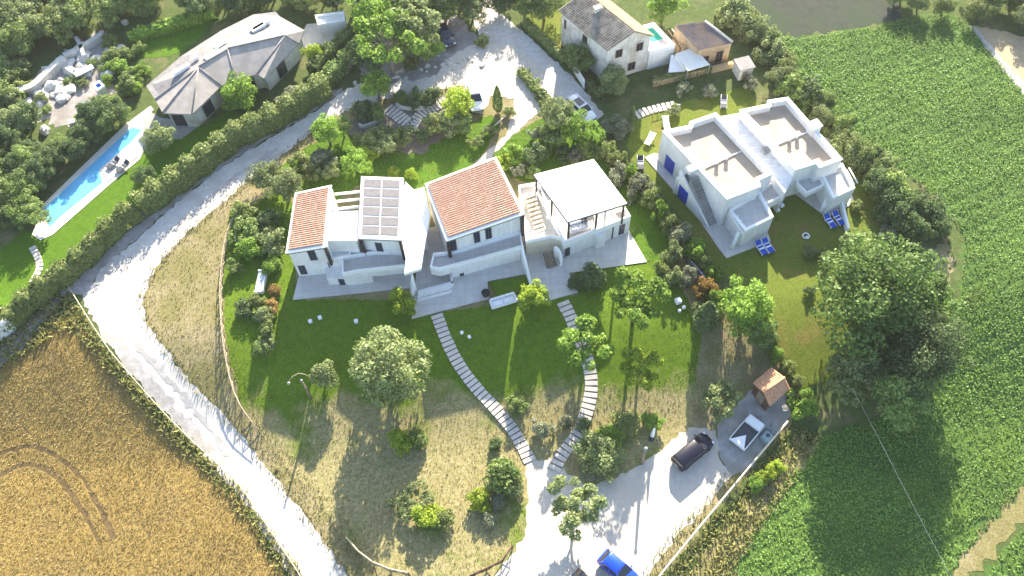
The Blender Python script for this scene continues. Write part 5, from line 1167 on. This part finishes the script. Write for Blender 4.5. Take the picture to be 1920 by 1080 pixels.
def shrub(kind, px, py, rpx, leaf, label, group=None, name="shrub", cat="shrub", squash=0.85):
    r_ = rpx / pxm(G(px, py, 0.8)); p = G(px, py, 0.6 * r_)
    o = link_mesh(name, vr.choice(PROTO[kind]), None, (p.x, p.y, terr(p.y) + 0.5 * r_)); o.scale = (r_ * vr.uniform(.85, 1.2), r_ * vr.uniform(.8, 1.15), r_ * squash * vr.uniform(.85, 1.15)); o.rotation_euler = (0, 0, vr.uniform(0, 6.28)); setmat(o, leaf)
    return tag(o, label, cat, group)
def cypress(px, py, hpx_m, leaf, label, wid=1.0):
    p = G(px, py, 0); o = empty("cypress", (p.x, p.y, terr(p.y)), vr.uniform(0, 6), label, "cypress")
    c = link_mesh("crown", PROTO["cypress"][0], o, (0, 0, 0.25)); c.scale = (hpx_m * wid, hpx_m * wid, hpx_m); setmat(c, leaf)
    w = MB(); w.tube([(0, 0, -0.2), (0, 0, hpx_m * 0.5)], 0.1, 7, 0.05); w.build("trunk", "bark", o)
def hedge(label, pts, wd, h, leaf, seed=0, dens=42, leafs=0.17, lump=0.22, name="hedge", cat="hedge", group=None):
    P = [G(x, y, h * 0.7) for x, y in pts]; L = sum((P[i + 1] - P[i]).length for i in range(len(P) - 1)); n = max(6, int(L / 0.5))
    C = curve_pts(P, n); rng = np.random.default_rng(seed + 500); c0 = C[n // 2]
    A = np.array([[c.x, c.y, terr(c.y)] for c in C]); T = np.gradient(A, axis=0); T[:, 2] = 0; T = unit(T); Nn = np.stack([-T[:, 1], T[:, 0], np.zeros(n)], 1)
    lw = 1 + lump * np.sin(np.arange(n) * 0.9 + rng.uniform(0, 6)) * rng.uniform(0.4, 1.0, n); lh = 1 + lump * 0.8 * np.sin(np.arange(n) * 1.3 + rng.uniform(0, 6)) * rng.uniform(0.3, 1.0, n)
    N_ = int(L * (wd + 2 * h) * dens); i = rng.uniform(0, n - 1.001, N_); i0 = i.astype(int); f = (i - i0)[:, None]
    ctr = A[i0] * (1 - f) + A[i0 + 1] * f; nn = Nn[i0]; a = rng.uniform(-0.15, PI + 0.15, N_)
    ca, sa = np.cos(a), np.sin(a); ex = np.sign(ca) * np.abs(ca) ** 0.6; ez = np.sign(sa) * np.abs(sa) ** 0.6; jr = rng.uniform(0.8, 1.08, N_)
    pos = ctr + nn * (ex * wd / 2 * lw[i0] * jr)[:, None]; pos[:, 2] += np.maximum(0.05, ez * h * lh[i0] * jr)
    nrm = unit(nn * ca[:, None] + np.array([0, 0, 1.0]) * sa[:, None] + rng.normal(size=(N_, 3)) * 0.45)
    V, F = leaf_quads(rng, pos, nrm, leafs)
    # twiggy core so that one does not look through it
    cv = []; cf = []; sec = ((-.40, 0.0), (-.42, .55), (-.28, .84), (.28, .84), (.42, .55), (.40, 0.0))
    for k in range(n):
        for sx, sz in sec: cv.append(A[k] + Nn[k] * sx * wd * lw[k] + np.array([0, 0, sz * h * lh[k]]))
    for k in range(n - 1):
        for q in range(5): cf.append((k * 6 + q, k * 6 + q + 1, (k + 1) * 6 + q + 1, (k + 1) * 6 + q))
    base = len(V); V = np.vstack([V, np.array(cv)]); F = np.vstack([F, np.array(cf) + base])
    V = V - np.array([c0.x, c0.y, terr(c0.y)])
    o = link_mesh(name, np_mesh(name, V, F, leaf), None, (c0.x, c0.y, terr(c0.y))); return tag(o, label, cat, group)

# the garden south of the houses
tree("round", 730, 688, 78, "leaf_olive", "big round olive tree standing alone on the shaded lawn", hr=0.9, name="olive_tree")
tree("airy", 1195, 560, 57, "leaf_bright", "light green tree on the sunny lawn south of the canopy house", hr=1.6)
tree("airy", 1097, 648, 54, "leaf_bright", "green tree overhanging the middle of the eastern stepping path", hr=1.2)
tree("airy", 1200, 692, 40, "leaf_yellow", "yellow-green young tree beside the eastern stepping path", hr=1.2)
tree("small", 1000, 557, 34, "leaf_yellow", "bright yellow-green small tree at the end of the white sofa", hr=0.9)
tree("small", 755, 566, 30, "leaf_yellow", "small yellow-green tree at the foot of the wedge-shaped deck", hr=0.9)
tree("airy", 1080, 945, 54, "leaf_olive", "open olive tree on the white gravel by the parking", hr=1.2, name="olive_tree", bark="grey_bark")
tree("airy", 1352, 750, 42, "leaf_olive", "grey-green olive tree between the parking and the tiled shed", hr=0.9, name="olive_tree")
tree("small", 606, 702, 30, "leaf_olive", "small olive tree in the house's shadow by the curved pole", hr=0.9, name="olive_tree")
shrub("small", 752, 826, 28, "leaf_yellow", "bright lime shrub west of the dark round bush")
shrub("ball", 782, 822, 27, "leaf_mid", "dark round bush touching the bright lime shrub")
shrub("airy", 775, 940, 36, "leaf_olive", "loose pale green shrub in the dry lower garden")
shrub("small", 800, 965, 34, "leaf_yellow", "yellowish shrub in the dry lower garden, tallest of its clump")
shrub("small", 828, 975, 24, "leaf_hedge", "scraggy shrub on the east edge of the lower garden clump")
shrub("ball", 942, 893, 40, "leaf_mid", "large rounded green bush beside the foot of the western path")
shrub("small", 900, 938, 26, "leaf_yellow", "bright lime bush below the large rounded bush")
shrub("ball", 962, 912, 26, "leaf_olive", "grey-leaved bush tucked in the large rounded bush's east side")
shrub("ball", 934, 940, 17, "leaf_grey", "small pale grey ball bush, the northern one of two")
shrub("ball", 917, 975, 17, "leaf_grey", "small pale grey ball bush, the southern one of two")
shrub("ball", 928, 832, 15, "leaf_dark", "small dark bush standing alone on the dry grass by the western path")
shrub("mid", 1120, 850, 48, "leaf_olive", "large grey-green bush in the fork east of the eastern path's foot")
shrub("small", 1145, 818, 32, "leaf_bright", "fresh green bush behind the large grey-green bush")
shrub("ball", 1112, 886, 22, "leaf_grey", "pale grey bush at the gravel's edge by the path's foot")
shrub("small", 1172, 792, 26, "leaf_hedge", "tangled bush north of the slim post in the parking", squash=0.55)
shrub("small", 1222, 790, 24, "leaf_bright", "leafy bush with the closed cream parasol in it", squash=0.55)
shrub("small", 1095, 796, 16, "leaf_olive", "little bush against the eastern path's east edge")
shrub("small", 968, 760, 22, "leaf_mid", "low green bush between the two stepping paths, higher one")
shrub("small", 1018, 805, 24, "leaf_grey", "straggly pale plant between the two stepping paths, lower one")
shrub("ball", 1060, 790, 16, "leaf_grey", "small pale plant just west of the eastern path")
shrub("ball", 1110, 518, 32, "leaf_dark", "dark round bush in the shadow at the canopy house's terrace")
shrub("ball", 1080, 530, 16, "leaf_dark", "small dark bush beside the terrace's east corner")
# shrub border west of the houses
for px, py, r_, lf, l in ((463, 430, 34, "leaf_mid", "broad green bush at the north end of the west border"), (510, 452, 34, "leaf_olive", "grey-green bush close to the narrow tiled house's west wall"), (470, 465, 30, "leaf_bright", "bright bush in the west border below the broad green one"), (455, 395, 26, "leaf_hedge", "yellowish bush on the pole fence's inner side"), (500, 415, 26, "leaf_dark", "dark bush north-west of the narrow tiled house"),
                        (508, 497, 20, "leaf_bright", "round light green bush beside the west sofa"), (480, 565, 24, "leaf_hedge", "bush at the south end of the west sofa"), (495, 590, 22, "leaf_olive", "grey bush in the row south of the west sofa, first one"), (510, 575, 18, "leaf_rust", "reddish bush right of the west sofa"), (498, 615, 20, "leaf_hedge", "bush in the row south of the west sofa, second one"), (500, 645, 17, "leaf_olive", "bush in the row south of the west sofa, third one"), (487, 650, 18, "leaf_mid", "dark bush west of the third bush of the row"), (457, 578, 20, "leaf_dark", "small dark bush on the west lawn strip"), (440, 500, 18, "leaf_mid", "small bush by the pole fence's middle"), (515, 545, 14, "leaf_rust", "low russet plant east of the west sofa")):
    shrub("small", px, py, r_, lf, l)
# behind the houses
for px, py, r_, lf, l, hr in ((500, 330, 32, "leaf_olive", "olive tree by the white road's bend north-west of the houses", 0.9), (535, 348, 40, "leaf_olive", "larger olive tree north-west of the narrow tiled house", 0.9), (640, 238, 24, "leaf_mid", "slender tree beside the white road north of the houses", 1.2), (612, 245, 34, "leaf_bright", "bright tree at the white road's inner edge", 1.2), (665, 305, 32, "leaf_bright", "bright tree behind the solar house's north-west corner", 0.9),
                              (705, 160, 34, "leaf_bright", "light green tree overhanging the shaded upper road", 1.2), (855, 195, 34, "leaf_yellow", "bright yellow-green tree at the west side of the white hatchback", 0.9), (1050, 215, 38, "leaf_olive", "grey-green tree in the corner between driveway and lane", 1.2), (1078, 240, 34, "leaf_bright", "bright green tree in the hedge beside the white estate car", 0.9)):
    tree("mid", px, py, r_, lf, l, hr=hr)
for px, py, r_, lf, l in ((600, 300, 26, "leaf_grey", "pale shrub between the olive trees and the road"), (622, 320, 26, "leaf_olive", "grey shrub north of the pergola beams"), (585, 322, 24, "leaf_hedge", "yellow-green shrub beside the larger olive"), (560, 300, 22, "leaf_hedge", "small shrub at the road's inner edge, west of the bright tree"), (700, 262, 30, "leaf_hedge", "first shrub of the bed along the back lawn, western end"), (725, 270, 28, "leaf_olive", "second shrub of the bed along the back lawn"), (748, 255, 24, "leaf_hedge", "third shrub of the bed along the back lawn, by the steps"), (690, 285, 22, "leaf_yellow", "lime shrub below the western end of the bed"),
                        (812, 232, 30, "leaf_hedge", "shrub below the curved upper steps"), (845, 228, 32, "leaf_olive", "large shrub between the upper steps and the hatchback"), (868, 232, 26, "leaf_mid", "dark shrub right below the white hatchback"), (790, 255, 16, "leaf_dark", "small dark ball bush on the back lawn"), (678, 205, 26, "leaf_dark", "dark bush above the western kerb wall"), (705, 212, 22, "leaf_mid", "green bush inside the western kerb wall"), (780, 185, 24, "leaf_dark", "dark bush above the eastern kerb wall"), (810, 182, 22, "leaf_dark", "dark bush by the top of the curved steps"), (750, 183, 18, "leaf_mid", "small bush between the two kerb walls"),
                        (955, 210, 14, "leaf_hedge", "tuft beside the cypress on the driveway island"), (965, 285, 26, "leaf_bright", "bright bush at the driveway's end by the central house"), (950, 300, 22, "leaf_yellow", "lime bush just north of the central tiled roof"), (975, 320, 18, "leaf_grey", "pale bush right of the central house's north corner"), (1005, 290, 30, "leaf_dark", "dark broad bush on the side lawn"), (1035, 255, 34, "leaf_mid", "broad green bush between the driveway and the hedge"), (1010, 250, 20, "leaf_grey", "pale bush at the driveway's south edge"), (1000, 325, 18, "leaf_mid", "small bush west of the canopy"), (1055, 285, 20, "leaf_dark", "dark bush behind the canopy house"), (1080, 290, 20, "leaf_grey", "silvery bush behind the canopy's north corner"),
                        (895, 265, 18, "leaf_hedge", "low bush along the driveway's lower west side"), (915, 245, 16, "leaf_olive", "low bush along the driveway's upper west side"), (850, 345, 12, "leaf_bright", "small bush by the wedge-shaped deck's north end"), (770, 325, 16, "leaf_yellow", "lime tuft at the solar house's north-east corner"), (738, 323, 14, "leaf_yellow", "lime tuft behind the solar house's roof")):
    shrub("small", px, py, r_, lf, l)
cypress(934, 210, 4.6, "leaf_mid", "slim dark cypress on the driveway island")
cypress(1183, 236, 3.6, "leaf_dark", "thin dark cypress at the corner of the neighbours' lawn", 0.8)
cypress(1318, 612, 5.2, "leaf_dark", "blue-green cypress at the garden's east edge by the sunny lawn", 1.7)
# hedge line between the two properties
for px, py, r_, lf, l in ((1110, 262, 26, "leaf_bright", "first bush of the dividing hedge, by the estate car's nose"), (1135, 285, 24, "leaf_hedge", "second bush of the dividing hedge, below the estate car"), (1105, 285, 22, "leaf_mid", "bush on the inner side of the dividing hedge's top"), (1158, 305, 22, "leaf_hedge", "bush of the dividing hedge beside the charcoal lounger"), (1160, 330, 24, "leaf_grey", "whitish bush of the dividing hedge, the northern of two"), (1195, 352, 26, "leaf_grey", "whitish bush of the dividing hedge, the southern of two"), (1182, 325, 18, "leaf_bright", "bright bush beside the northern whitish bush"), (1222, 372, 24, "leaf_hedge", "bush of the dividing hedge facing the upper blue door"),
                        (1238, 396, 22, "leaf_bright", "bush of the dividing hedge facing the lower blue door"), (1256, 418, 24, "leaf_hedge", "bush of the dividing hedge west of the staircase"), (1272, 440, 24, "leaf_grey", "pale bush of the dividing hedge west of the stair's foot"), (1262, 476, 26, "leaf_olive", "bush at the north end of the covered boat"), (1300, 470, 22, "leaf_bright", "bright bush east of the covered boat's north end"), (1318, 492, 20, "leaf_hedge", "bush east of the covered boat"), (1335, 512, 20, "leaf_bright", "bush at the covered boat's south end"), (1290, 520, 20, "leaf_grey", "pale rounded bush west of the covered boat"), (1322, 545, 26, "leaf_rust", "yellow and rust-coloured bush below the covered boat"),
                        (1345, 560, 26, "leaf_bright", "bright bush east of the rust-coloured bush"), (1262, 522, 22, "leaf_olive", "grey bush in the shade west of the covered boat"), (1240, 505, 20, "leaf_hedge", "bush by the pale terrace's east corner"), (1330, 590, 28, "leaf_olive", "grey-green bush over the brown bare patch"), (1440, 640, 22, "leaf_mid", "bush of the dividing hedge south of the broad tree"), (1455, 665, 20, "leaf_bright", "bush of the dividing hedge north of the shed"), (1475, 688, 18, "leaf_hedge", "small bush at the shed's north corner"), (1508, 755, 28, "leaf_bright", "round bush east of the shed's tiled roof"), (1492, 715, 18, "leaf_hedge", "bush between the shed and the lime lawn")):
    shrub("small", px, py, r_, lf, l, squash=1.45)
tree("mid", 1400, 575, 62, "leaf_bright", "broad green tree in the dividing hedge west of the lime lawn", hr=0.9)
tree("mid", 1425, 620, 40, "leaf_mid", "darker tree touching the broad hedge tree's south side", hr=0.9)
# the oak and its neighbours
tree("big", 1650, 545, 116, "leaf_oak", "very large spreading oak at the edge of the lime lawn", hr=0.9, name="oak_tree")
tree("big", 1735, 655, 84, "leaf_dark", "dark tree pressed against the large oak's south-east side", hr=1.2)
tree("mid", 1605, 705, 66, "leaf_olive", "grey-green tree south of the large oak", hr=0.9)
tree("mid", 1690, 745, 66, "leaf_mid", "green tree at the crop's edge, southernmost of the oak's group", hr=1.2)
tree("mid", 1740, 565, 58, "leaf_oak", "oak-green tree filling the large oak's east side", hr=1.2)
tree("mid", 1655, 650, 60, "leaf_dark", "dark tree in the middle of the oak's group", hr=0.9)
for px, py, r_, lf, l in ((1668, 435, 18, "leaf_grey", "pale round bush north of the large oak"), (1742, 430, 18, "leaf_grey", "pale bush at the south end of the field hedge"), (1590, 455, 20, "leaf_olive", "grey bush at the neighbours' lawn shadow edge"), (1520, 470, 18, "leaf_olive", "low olive bush south of the white ring"), (1545, 478, 16, "leaf_hedge", "low bush next to the low olive bush"), (1440, 888, 22, "leaf_yellow", "acid-yellow shrub beyond the pale rail"), (1456, 875, 17, "leaf_yellow", "smaller yellow shrub touching the acid-yellow one"), (1420, 905, 18, "leaf_bright", "green shrub on the rail side of the acid-yellow shrub"), (1518, 545, 13, "leaf_dark", "thin dark sapling on the lime lawn"), (1408, 155, 20, "leaf_grey", "grey bush at the lawn's tip below the white hut"), (1280, 165, 18, "leaf_grey", "white-flowering bush in the farm's dark yard"), (1330, 170, 16, "leaf_grey", "pale bush at the neighbour lawn's north edge"), (1265, 205, 15, "leaf_olive", "grey bush between the white pickets and the house"), (1160, 235, 24, "leaf_grey", "large grey bush left of the thin cypress"), (1605, 385, 14, "leaf_hedge", "small bush beside the turreted house's pale corner")):
    shrub("small", px, py, r_, lf, l)
# trees of the field hedge
fr = random.Random(3)
FH = curve_pts([Vector((x, y, 0)) for x, y in ((1385, 20), (1430, 75), (1465, 130), (1510, 180), (1550, 235), (1600, 285), (1655, 335), (1710, 375), (1765, 425))], 34)
for i, q in enumerate(FH):
    shrub(fr.choice(("small", "mid", "small")), q.x + fr.gauss(0, 10), q.y + fr.gauss(0, 7), fr.uniform(20, 36), fr.choice(("leaf_mid", "leaf_dark", "leaf_hedge", "leaf_olive")), "bushy tree in the hedge between the twin houses and the crop field", "bushes of the crop field hedge", "hedge_bush", "bush", 1.3)
for px, py, r_ in ((1690, 400, 40), (1740, 395, 36), (1650, 345, 34), (1720, 440, 30)):
    shrub("mid", px, py, r_, "leaf_dark", "darkest tall bush at the south end of the crop field hedge", "dark bushes ending the field hedge", "hedge_bush", "bush", 1.2)
# farmhouse and top middle
for px, py, r_, lf, l, hr in ((1088, 108, 34, "leaf_mid", "leafy tree against the farmhouse's west wall", 0.9), (1150, 150, 32, "leaf_olive", "feathery tree at the farmhouse's south-west corner", 0.9), (1245, 12, 34, "leaf_bright", "bright tree behind the barn at the top", 0.9), (1020, 8, 40, "leaf_mid", "dark green tree at the top edge west of the farmhouse", 0.9), (985, 2, 32, "leaf_mid", "tree at the top edge over the narrow lane", 0.9), (938, -8, 34, "leaf_dark", "dark tree at the top edge, west of the lane", 0.9),
                              (722, 62, 62, "leaf_bright", "tallest light green tree beside the shaded upper road", 1.6), (775, 40, 58, "leaf_olive", "grey-green tall tree at the top, over the shaded yard", 1.6), (700, 20, 50, "leaf_bright", "bright tree at the top edge by the beige outbuilding", 1.2), (832, 8, 44, "leaf_mid", "tall tree at the top edge above the navy car", 0.9), (885, 15, 32, "leaf_olive", "grey tree at the top edge between lane and shaded yard", 0.9), (765, 85, 38, "leaf_mid", "lower green tree in the shaded yard", 1.2), (700, 100, 42, "leaf_dark", "dark tree at the end of the clipped hedge", 1.2), (800, 85, 30, "leaf_bright", "bright slim tree in the shaded yard beside the navy car", 0.9),
                              (448, 172, 38, "leaf_bright", "round green tree in front of the grey faceted roof", 0.9), (300, 258, 32, "leaf_olive", "pale green tree beside the pool's upper end", 0.9), (590, 100, 24, "leaf_yellow", "yellow-green bush-like tree at the pool house's east end", 0.9), (272, 330, 24, "leaf_dark", "dark tree on the pool lawn", 0.9)):
    tree("airy" if "tall" in l else "mid", px, py, r_, lf, l, hr=hr, bark="grey_bark")
for px, py, r_, lf, l in ((905, 75, 16, "leaf_hedge", "yellowish bush at the gravel junction"), (770, 118, 22, "leaf_hedge", "straw-coloured bush on the shaded road's north edge"), (648, 120, 18, "leaf_grey", "white-flowering bush by the clipped hedge's upper end"), (545, 178, 24, "leaf_grey", "silvery bush standing in the clipped hedge"), (985, 140, 14, "leaf_hedge", "first bush of the island hedge along the lane"), (1000, 158, 14, "leaf_mid", "second bush of the island hedge along the lane"), (1015, 175, 15, "leaf_dark", "third bush of the island hedge along the lane"), (1028, 192, 15, "leaf_hedge", "fourth bush of the island hedge along the lane")):
    shrub("small", px, py, r_, lf, l)
# clipped and loose hedges
hedge("long loose hedge between the pool garden and the white road", [(610, 150), (575, 172), (540, 195), (490, 222), (440, 245), (395, 278), (345, 315), (300, 348), (255, 380)], 2.2, 3.3, "leaf_hedge", 1)
hedge("lower stretch of the road hedge, thinner and grey-green, down to the white corner building", [(250, 384), (200, 425), (150, 475), (95, 520), (45, 560), (0, 600), (-60, 650)], 1.9, 3.0, "leaf_hedge", 2, 36)
hedge("clipped green hedge beside the shaded upper road, outer row", [(692, 68), (660, 95), (628, 125), (600, 152)], 2.2, 2.2, "leaf_mid", 3)
hedge("clipped dark hedge next to the paved court, inner row", [(690, 28), (660, 55), (630, 80), (600, 108), (585, 128)], 1.8, 2.2, "leaf_hedge", 4)
hedge("trimmed pale hedge along the lane west of the farmhouse", [(985, 38), (1010, 62), (1035, 85), (1060, 108)], 1.1, 1.3, "leaf_hedge", 5)
hedge("short trimmed hedge at the lane below the farmhouse tree", [(1100, 152), (1115, 166), (1128, 180)], 0.9, 1.2, "leaf_hedge", 6)
hedge("trimmed hedge in front of the farmhouse yard", [(1225, 150), (1265, 141), (1305, 131), (1332, 124)], 1.0, 1.1, "leaf_hedge", 7)
hedge("hedge above the upper lawn north of the pool house", [(240, 68), (275, 55), (320, 42), (370, 26), (400, 18)], 1.6, 1.6, "leaf_bright", 8)
hedge("low hedge between the driveway island and the lane", [(975, 130), (992, 150), (1012, 172), (1032, 196)], 1.1, 1.0, "leaf_hedge", 9)
for i, (px, py) in enumerate(((655, -30), (700, -45), (745, -20), (790, -40), (815, -15), (860, -45))):
    tree("mid", px, py, 48, "leaf_mid" if i % 2 else "leaf_olive", "leafy tree of the row cut by the top edge between outbuilding and lane", "trees cut by the top edge above the yard", hr=1.2)
# wood on the upper west slope
wood = random.Random(17)
for i in range(30):
    px = wood.uniform(-20, 260); py = wood.uniform(-30, 80 - px * 0.30)
    tree("mid", px, py, wood.uniform(22, 38), wood.choice(("leaf_mid", "leaf_mid", "leaf_olive", "leaf_hedge")), "bushy tree of the wood above the rock garden", "trees of the wood above the rock garden", hr=0.9)
for i in range(34):
    t = wood.random(); px = 20 + 205 * t + wood.gauss(0, 8); py = 398 - 155 * t + wood.gauss(0, 8) - (40 if wood.random() < 0.3 and px < 90 else 8)
    tree("mid", px - 12, py - 30, wood.uniform(20, 31), wood.choice(("leaf_dark", "leaf_dark", "leaf_mid")), "dark tree of the belt along the pool's shaded north side", "dark trees north of the pool", hr=wood.choice((0.9, 1.2)))
for i in range(18):
    px, py = wood.uniform(-20, 60), wood.uniform(200, 410)
    tree("mid", px, py, wood.uniform(24, 38), wood.choice(("leaf_mid", "leaf_dark", "leaf_olive")), "tree crowding the picture's west edge above the pool lawn", "trees at the west edge above the pool lawn", hr=0.9)
for i in range(20):
    px, py = wood.uniform(-10, 40), wood.uniform(80, 200)
    shrub("small", px, py, wood.uniform(16, 28), wood.choice(("leaf_mid", "leaf_olive", "leaf_hedge")), "scrubby bush west of the rock garden", "bushes west of the rock garden", "bush", "bush")
for i in range(16):
    px, py = wood.uniform(200, 262), wood.uniform(70, 170)
    shrub("small", px, py, wood.uniform(14, 24), wood.choice(("leaf_bright", "leaf_mid", "leaf_hedge")), "green bush between the rock garden and the upper lawn", "bushes beside the upper lawn", "bush", "bush")
for i in range(26):
    px, py = wood.uniform(270, 640), wood.uniform(-35, 8)
    tree("mid", px, py, wood.uniform(20, 34), wood.choice(("leaf_mid", "leaf_dark", "leaf_hedge")), "tree along the top edge above the pool house", "trees above the pool house", hr=0.9)
for i in range(14):
    px, py = wood.uniform(1680, 1960), wood.uniform(-25, 18) 
    tree("mid", px, py + max(0, (px - 1800) * 0.12), wood.uniform(20, 32), wood.choice(("leaf_mid", "leaf_olive", "leaf_hedge")), "tree behind the crop field at the top edge", "trees behind the crop field", hr=0.9)
for i in range(14):
    px, py = wood.uniform(50, 215), wood.uniform(100, 235)
    shrub("small", px, py, wood.uniform(9, 15), wood.choice(("leaf_bright", "leaf_olive", "leaf_mid")), "small green bush among the rock garden's boulders", "bushes inside the rock garden", "bush", "bush")

# ------------------------------------------------------------------ ground cover nobody could count
def scatter(name, poly, dens, w_, h_, m, seed, excl=(), lean=0.5, flat=False, rows=None):
    rng = np.random.default_rng(seed); P = np.array([[p[0], p[1]] for p in poly]); lo = P.min(0); hi = P.max(0); A_ = (hi - lo).prod(); n = int(A_ * dens)
    X = rng.uniform(lo[0], hi[0], n); Y = rng.uniform(lo[1], hi[1], n); k = pip_np(X, Y, poly)
    for e in excl: k &= ~pip_np(X, Y, e)
    if rows is not None:
        ang, sp = rows; q = -X * math.sin(ang) + Y * math.cos(ang); wv = 0.35 * np.sin(X * 0.11 + 1.3) + 0.5 * np.sin(Y * 0.07)
        band = 0.5 + 0.5 * np.cos(2 * PI * (q + wv) / sp); thin = 0.5 + 0.5 * np.sin(X * 0.31 + 0.4 * q) * np.sin(Y * 0.23 + X * 0.05)
        k &= rng.uniform(0, 1, n) > 0.8 * np.clip((band - 0.72) * 4.5, 0, 1) * np.clip(thin * 2.2 - 0.4, 0, 1)
    X, Y = X[k], Y[k]
    # only what the neighbourhood of the picture shows
    z = terr_np(Y); cx = (X * ix.x + Y * ix.y + (z - CAMZ) * ix.z) ; cy = X * iy.x + Y * iy.y + (z - CAMZ) * iy.z; cz = X * fw.x + Y * fw.y + (z - CAMZ) * fw.z
    u = cx / cz * FOC; v = cy / cz * FOC; k = (abs(u) < 1060) & (abs(v) < 650) & (cz > 1)
    X, Y, z = X[k], Y[k], z[k]; n = len(X)
    if flat:
        pos = np.stack([X, Y, z + h_ * rng.uniform(0.3, 1.0, n)], 1); nrm = unit(rng.normal(size=(n, 3)) * 0.55 + np.array([0, 0, 1.0])); V, F = leaf_quads(rng, pos, nrm, w_, 0.55)
    else:
        a = rng.uniform(0, 2 * PI, n); s = rng.uniform(0.6, 1.3, n); dx, dy = np.cos(a) * w_ * s / 2, np.sin(a) * w_ * s / 2; lx, ly = rng.normal(size=n) * lean * h_, rng.normal(size=n) * lean * h_
        b0 = np.stack([X - dx, Y - dy, z - 0.02], 1); b1 = np.stack([X + dx, Y + dy, z - 0.02], 1); t = np.stack([lx, ly, h_ * s], 1)
        V = np.stack([b0, b1, b1 + t - (b1 - b0) * 0.3, b0 + t + (b1 - b0) * 0.3], 1).reshape(-1, 3); F = np.arange(n * 4).reshape(n, 4)
    o = link_mesh(name, np_mesh(name, V, F, m)); o["kind"] = "stuff"; return n
road_w = ppoly(ROAD_IN + ROAD_OUT)
track1 = strip_poly(curve_pts([G(x, y) for x, y in [(-60, 870), (0, 850), (48, 837), (90, 846), (130, 872), (160, 904), (190, 960), (215, 1010)]], 40), 0.5)
track2 = strip_poly(curve_pts([G(x, y) for x, y in [(-60, 930), (0, 892), (48, 870), (80, 876), (105, 893), (128, 918), (160, 965), (185, 1015)]], 40), 0.5)
sheet("wheel_track", track1, "wheat_track_soil", 2, 0.07, 71); sheet("wheel_track", track2, "wheat_track_soil", 2, 0.07, 72)
scatter("wheat", P_WHEAT, 60, 0.09, 0.15, "wheat_ear", 1, (track1, track2), 1.0)
scrub = ppoly([(-20, 640), (60, 585), (110, 548), (140, 560), (180, 625), (250, 712), (330, 795), (410, 872), (460, 925), (510, 995), (575, 1085), (530, 1090), (485, 1010), (440, 945), (390, 895), (320, 825), (250, 750), (185, 675), (130, 615), (60, 660), (-20, 705)])
_a, _b = G(1800, 330), G(1930, 268); ROWA = math.atan2(_b.y - _a.y, _b.x - _a.x)
P_CROP2 = ppoly([(1835, 1100), (1870, 1045), (1925, 985), (2000, 945), (2150, 945), (2150, 1200), (1800, 1200)])
scatter("dry_scrub", scrub, 22, 0.22, 0.5, "scrub_blade", 2, (), 0.5)
scatter("dry_grass", P_DRY, 11, 0.10, 0.16, "straw_blade", 3, (ppoly([(432, 398), (540, 345), (552, 562), (770, 560), (790, 590), (1085, 552), (1213, 488), (1243, 500), (1300, 600), (1290, 690), (1200, 720), (1000, 720), (800, 740), (500, 740), (424, 640), (417, 540)]), road_w, ppoly([(980, 845), (1300, 790), (1400, 740), (1500, 740), (1380, 900), (1212, 1085), (900, 1085), (985, 1005)]), ppoly([(880, 85), (965, 80), (1015, 208), (965, 250), (905, 315), (885, 312), (945, 255), (800, 172)])), 0.6)
scatter("dry_grass", ppoly([(1235, 1085), (1400, 900), (1480, 800), (1540, 815), (1490, 900), (1390, 1040), (1370, 1085)]), 18, 0.2, 0.5, "scrub_blade", 4, (), 0.5)
scatter("crop_leaves", P_CROP, 42, 0.125, 0.30, "crop_leaf", 5, (), flat=True, rows=(ROWA, 1.9))
scatter("crop_leaves", P_CROP2, 20, 0.16, 0.35, "crop_leaf", 8, (), flat=True)
scatter("verge_tufts", strip_poly([G(x, y) for x, y in ROAD_IN], 1.1), 16, 0.12, 0.24, "straw_blade", 9, (), 0.7)
scatter("verge_tufts", strip_poly([G(x, y) for x, y in ((470, 790), (482, 806), (560, 900), (640, 1000), (690, 1052))], 2.2), 14, 0.12, 0.2, "straw_blade", 11, (), 0.7)
scatter("verge_tufts", strip_poly([G(x, y) for x, y in ((1372, 892), (1330, 950), (1275, 1000), (1215, 1085))], 1.6), 14, 0.14, 0.26, "scrub_blade", 10, (), 0.7)
scatter("lawn_tufts", ppoly([(432, 398), (540, 345), (552, 562), (770, 560), (790, 590), (1085, 552), (1213, 488), (1243, 500), (1300, 600), (1290, 680), (1100, 690), (800, 690), (500, 690), (424, 640), (417, 540)]), 5, 0.10, 0.12, "grass_blade", 6, (ppoly([(549, 562), (549, 340), (1213, 290), (1213, 490), (1085, 570), (772, 600)]),), 0.6)

# ------------------------------------------------------------------ air
HZ = 0.00014
w = MB(); w.box(-905, 905, -405, 1505, -4.0, CAMZ + 3.0)
m = bpy.data.materials.new("air"); m.use_nodes = True; n = m.node_tree; n.nodes.clear()
ou = n.nodes.new("ShaderNodeOutputMaterial"); pv = n.nodes.new("ShaderNodeVolumePrincipled"); pv.inputs["Color"].default_value = (0.93, 0.95, 1.0, 1); pv.inputs["Density"].default_value = HZ; pv.inputs["Anisotropy"].default_value = 0.3
n.links.new(pv.outputs[0], ou.inputs["Volume"]); MATS["air"] = m
hz = w.build("haze", "air"); hz["kind"] = "stuff"
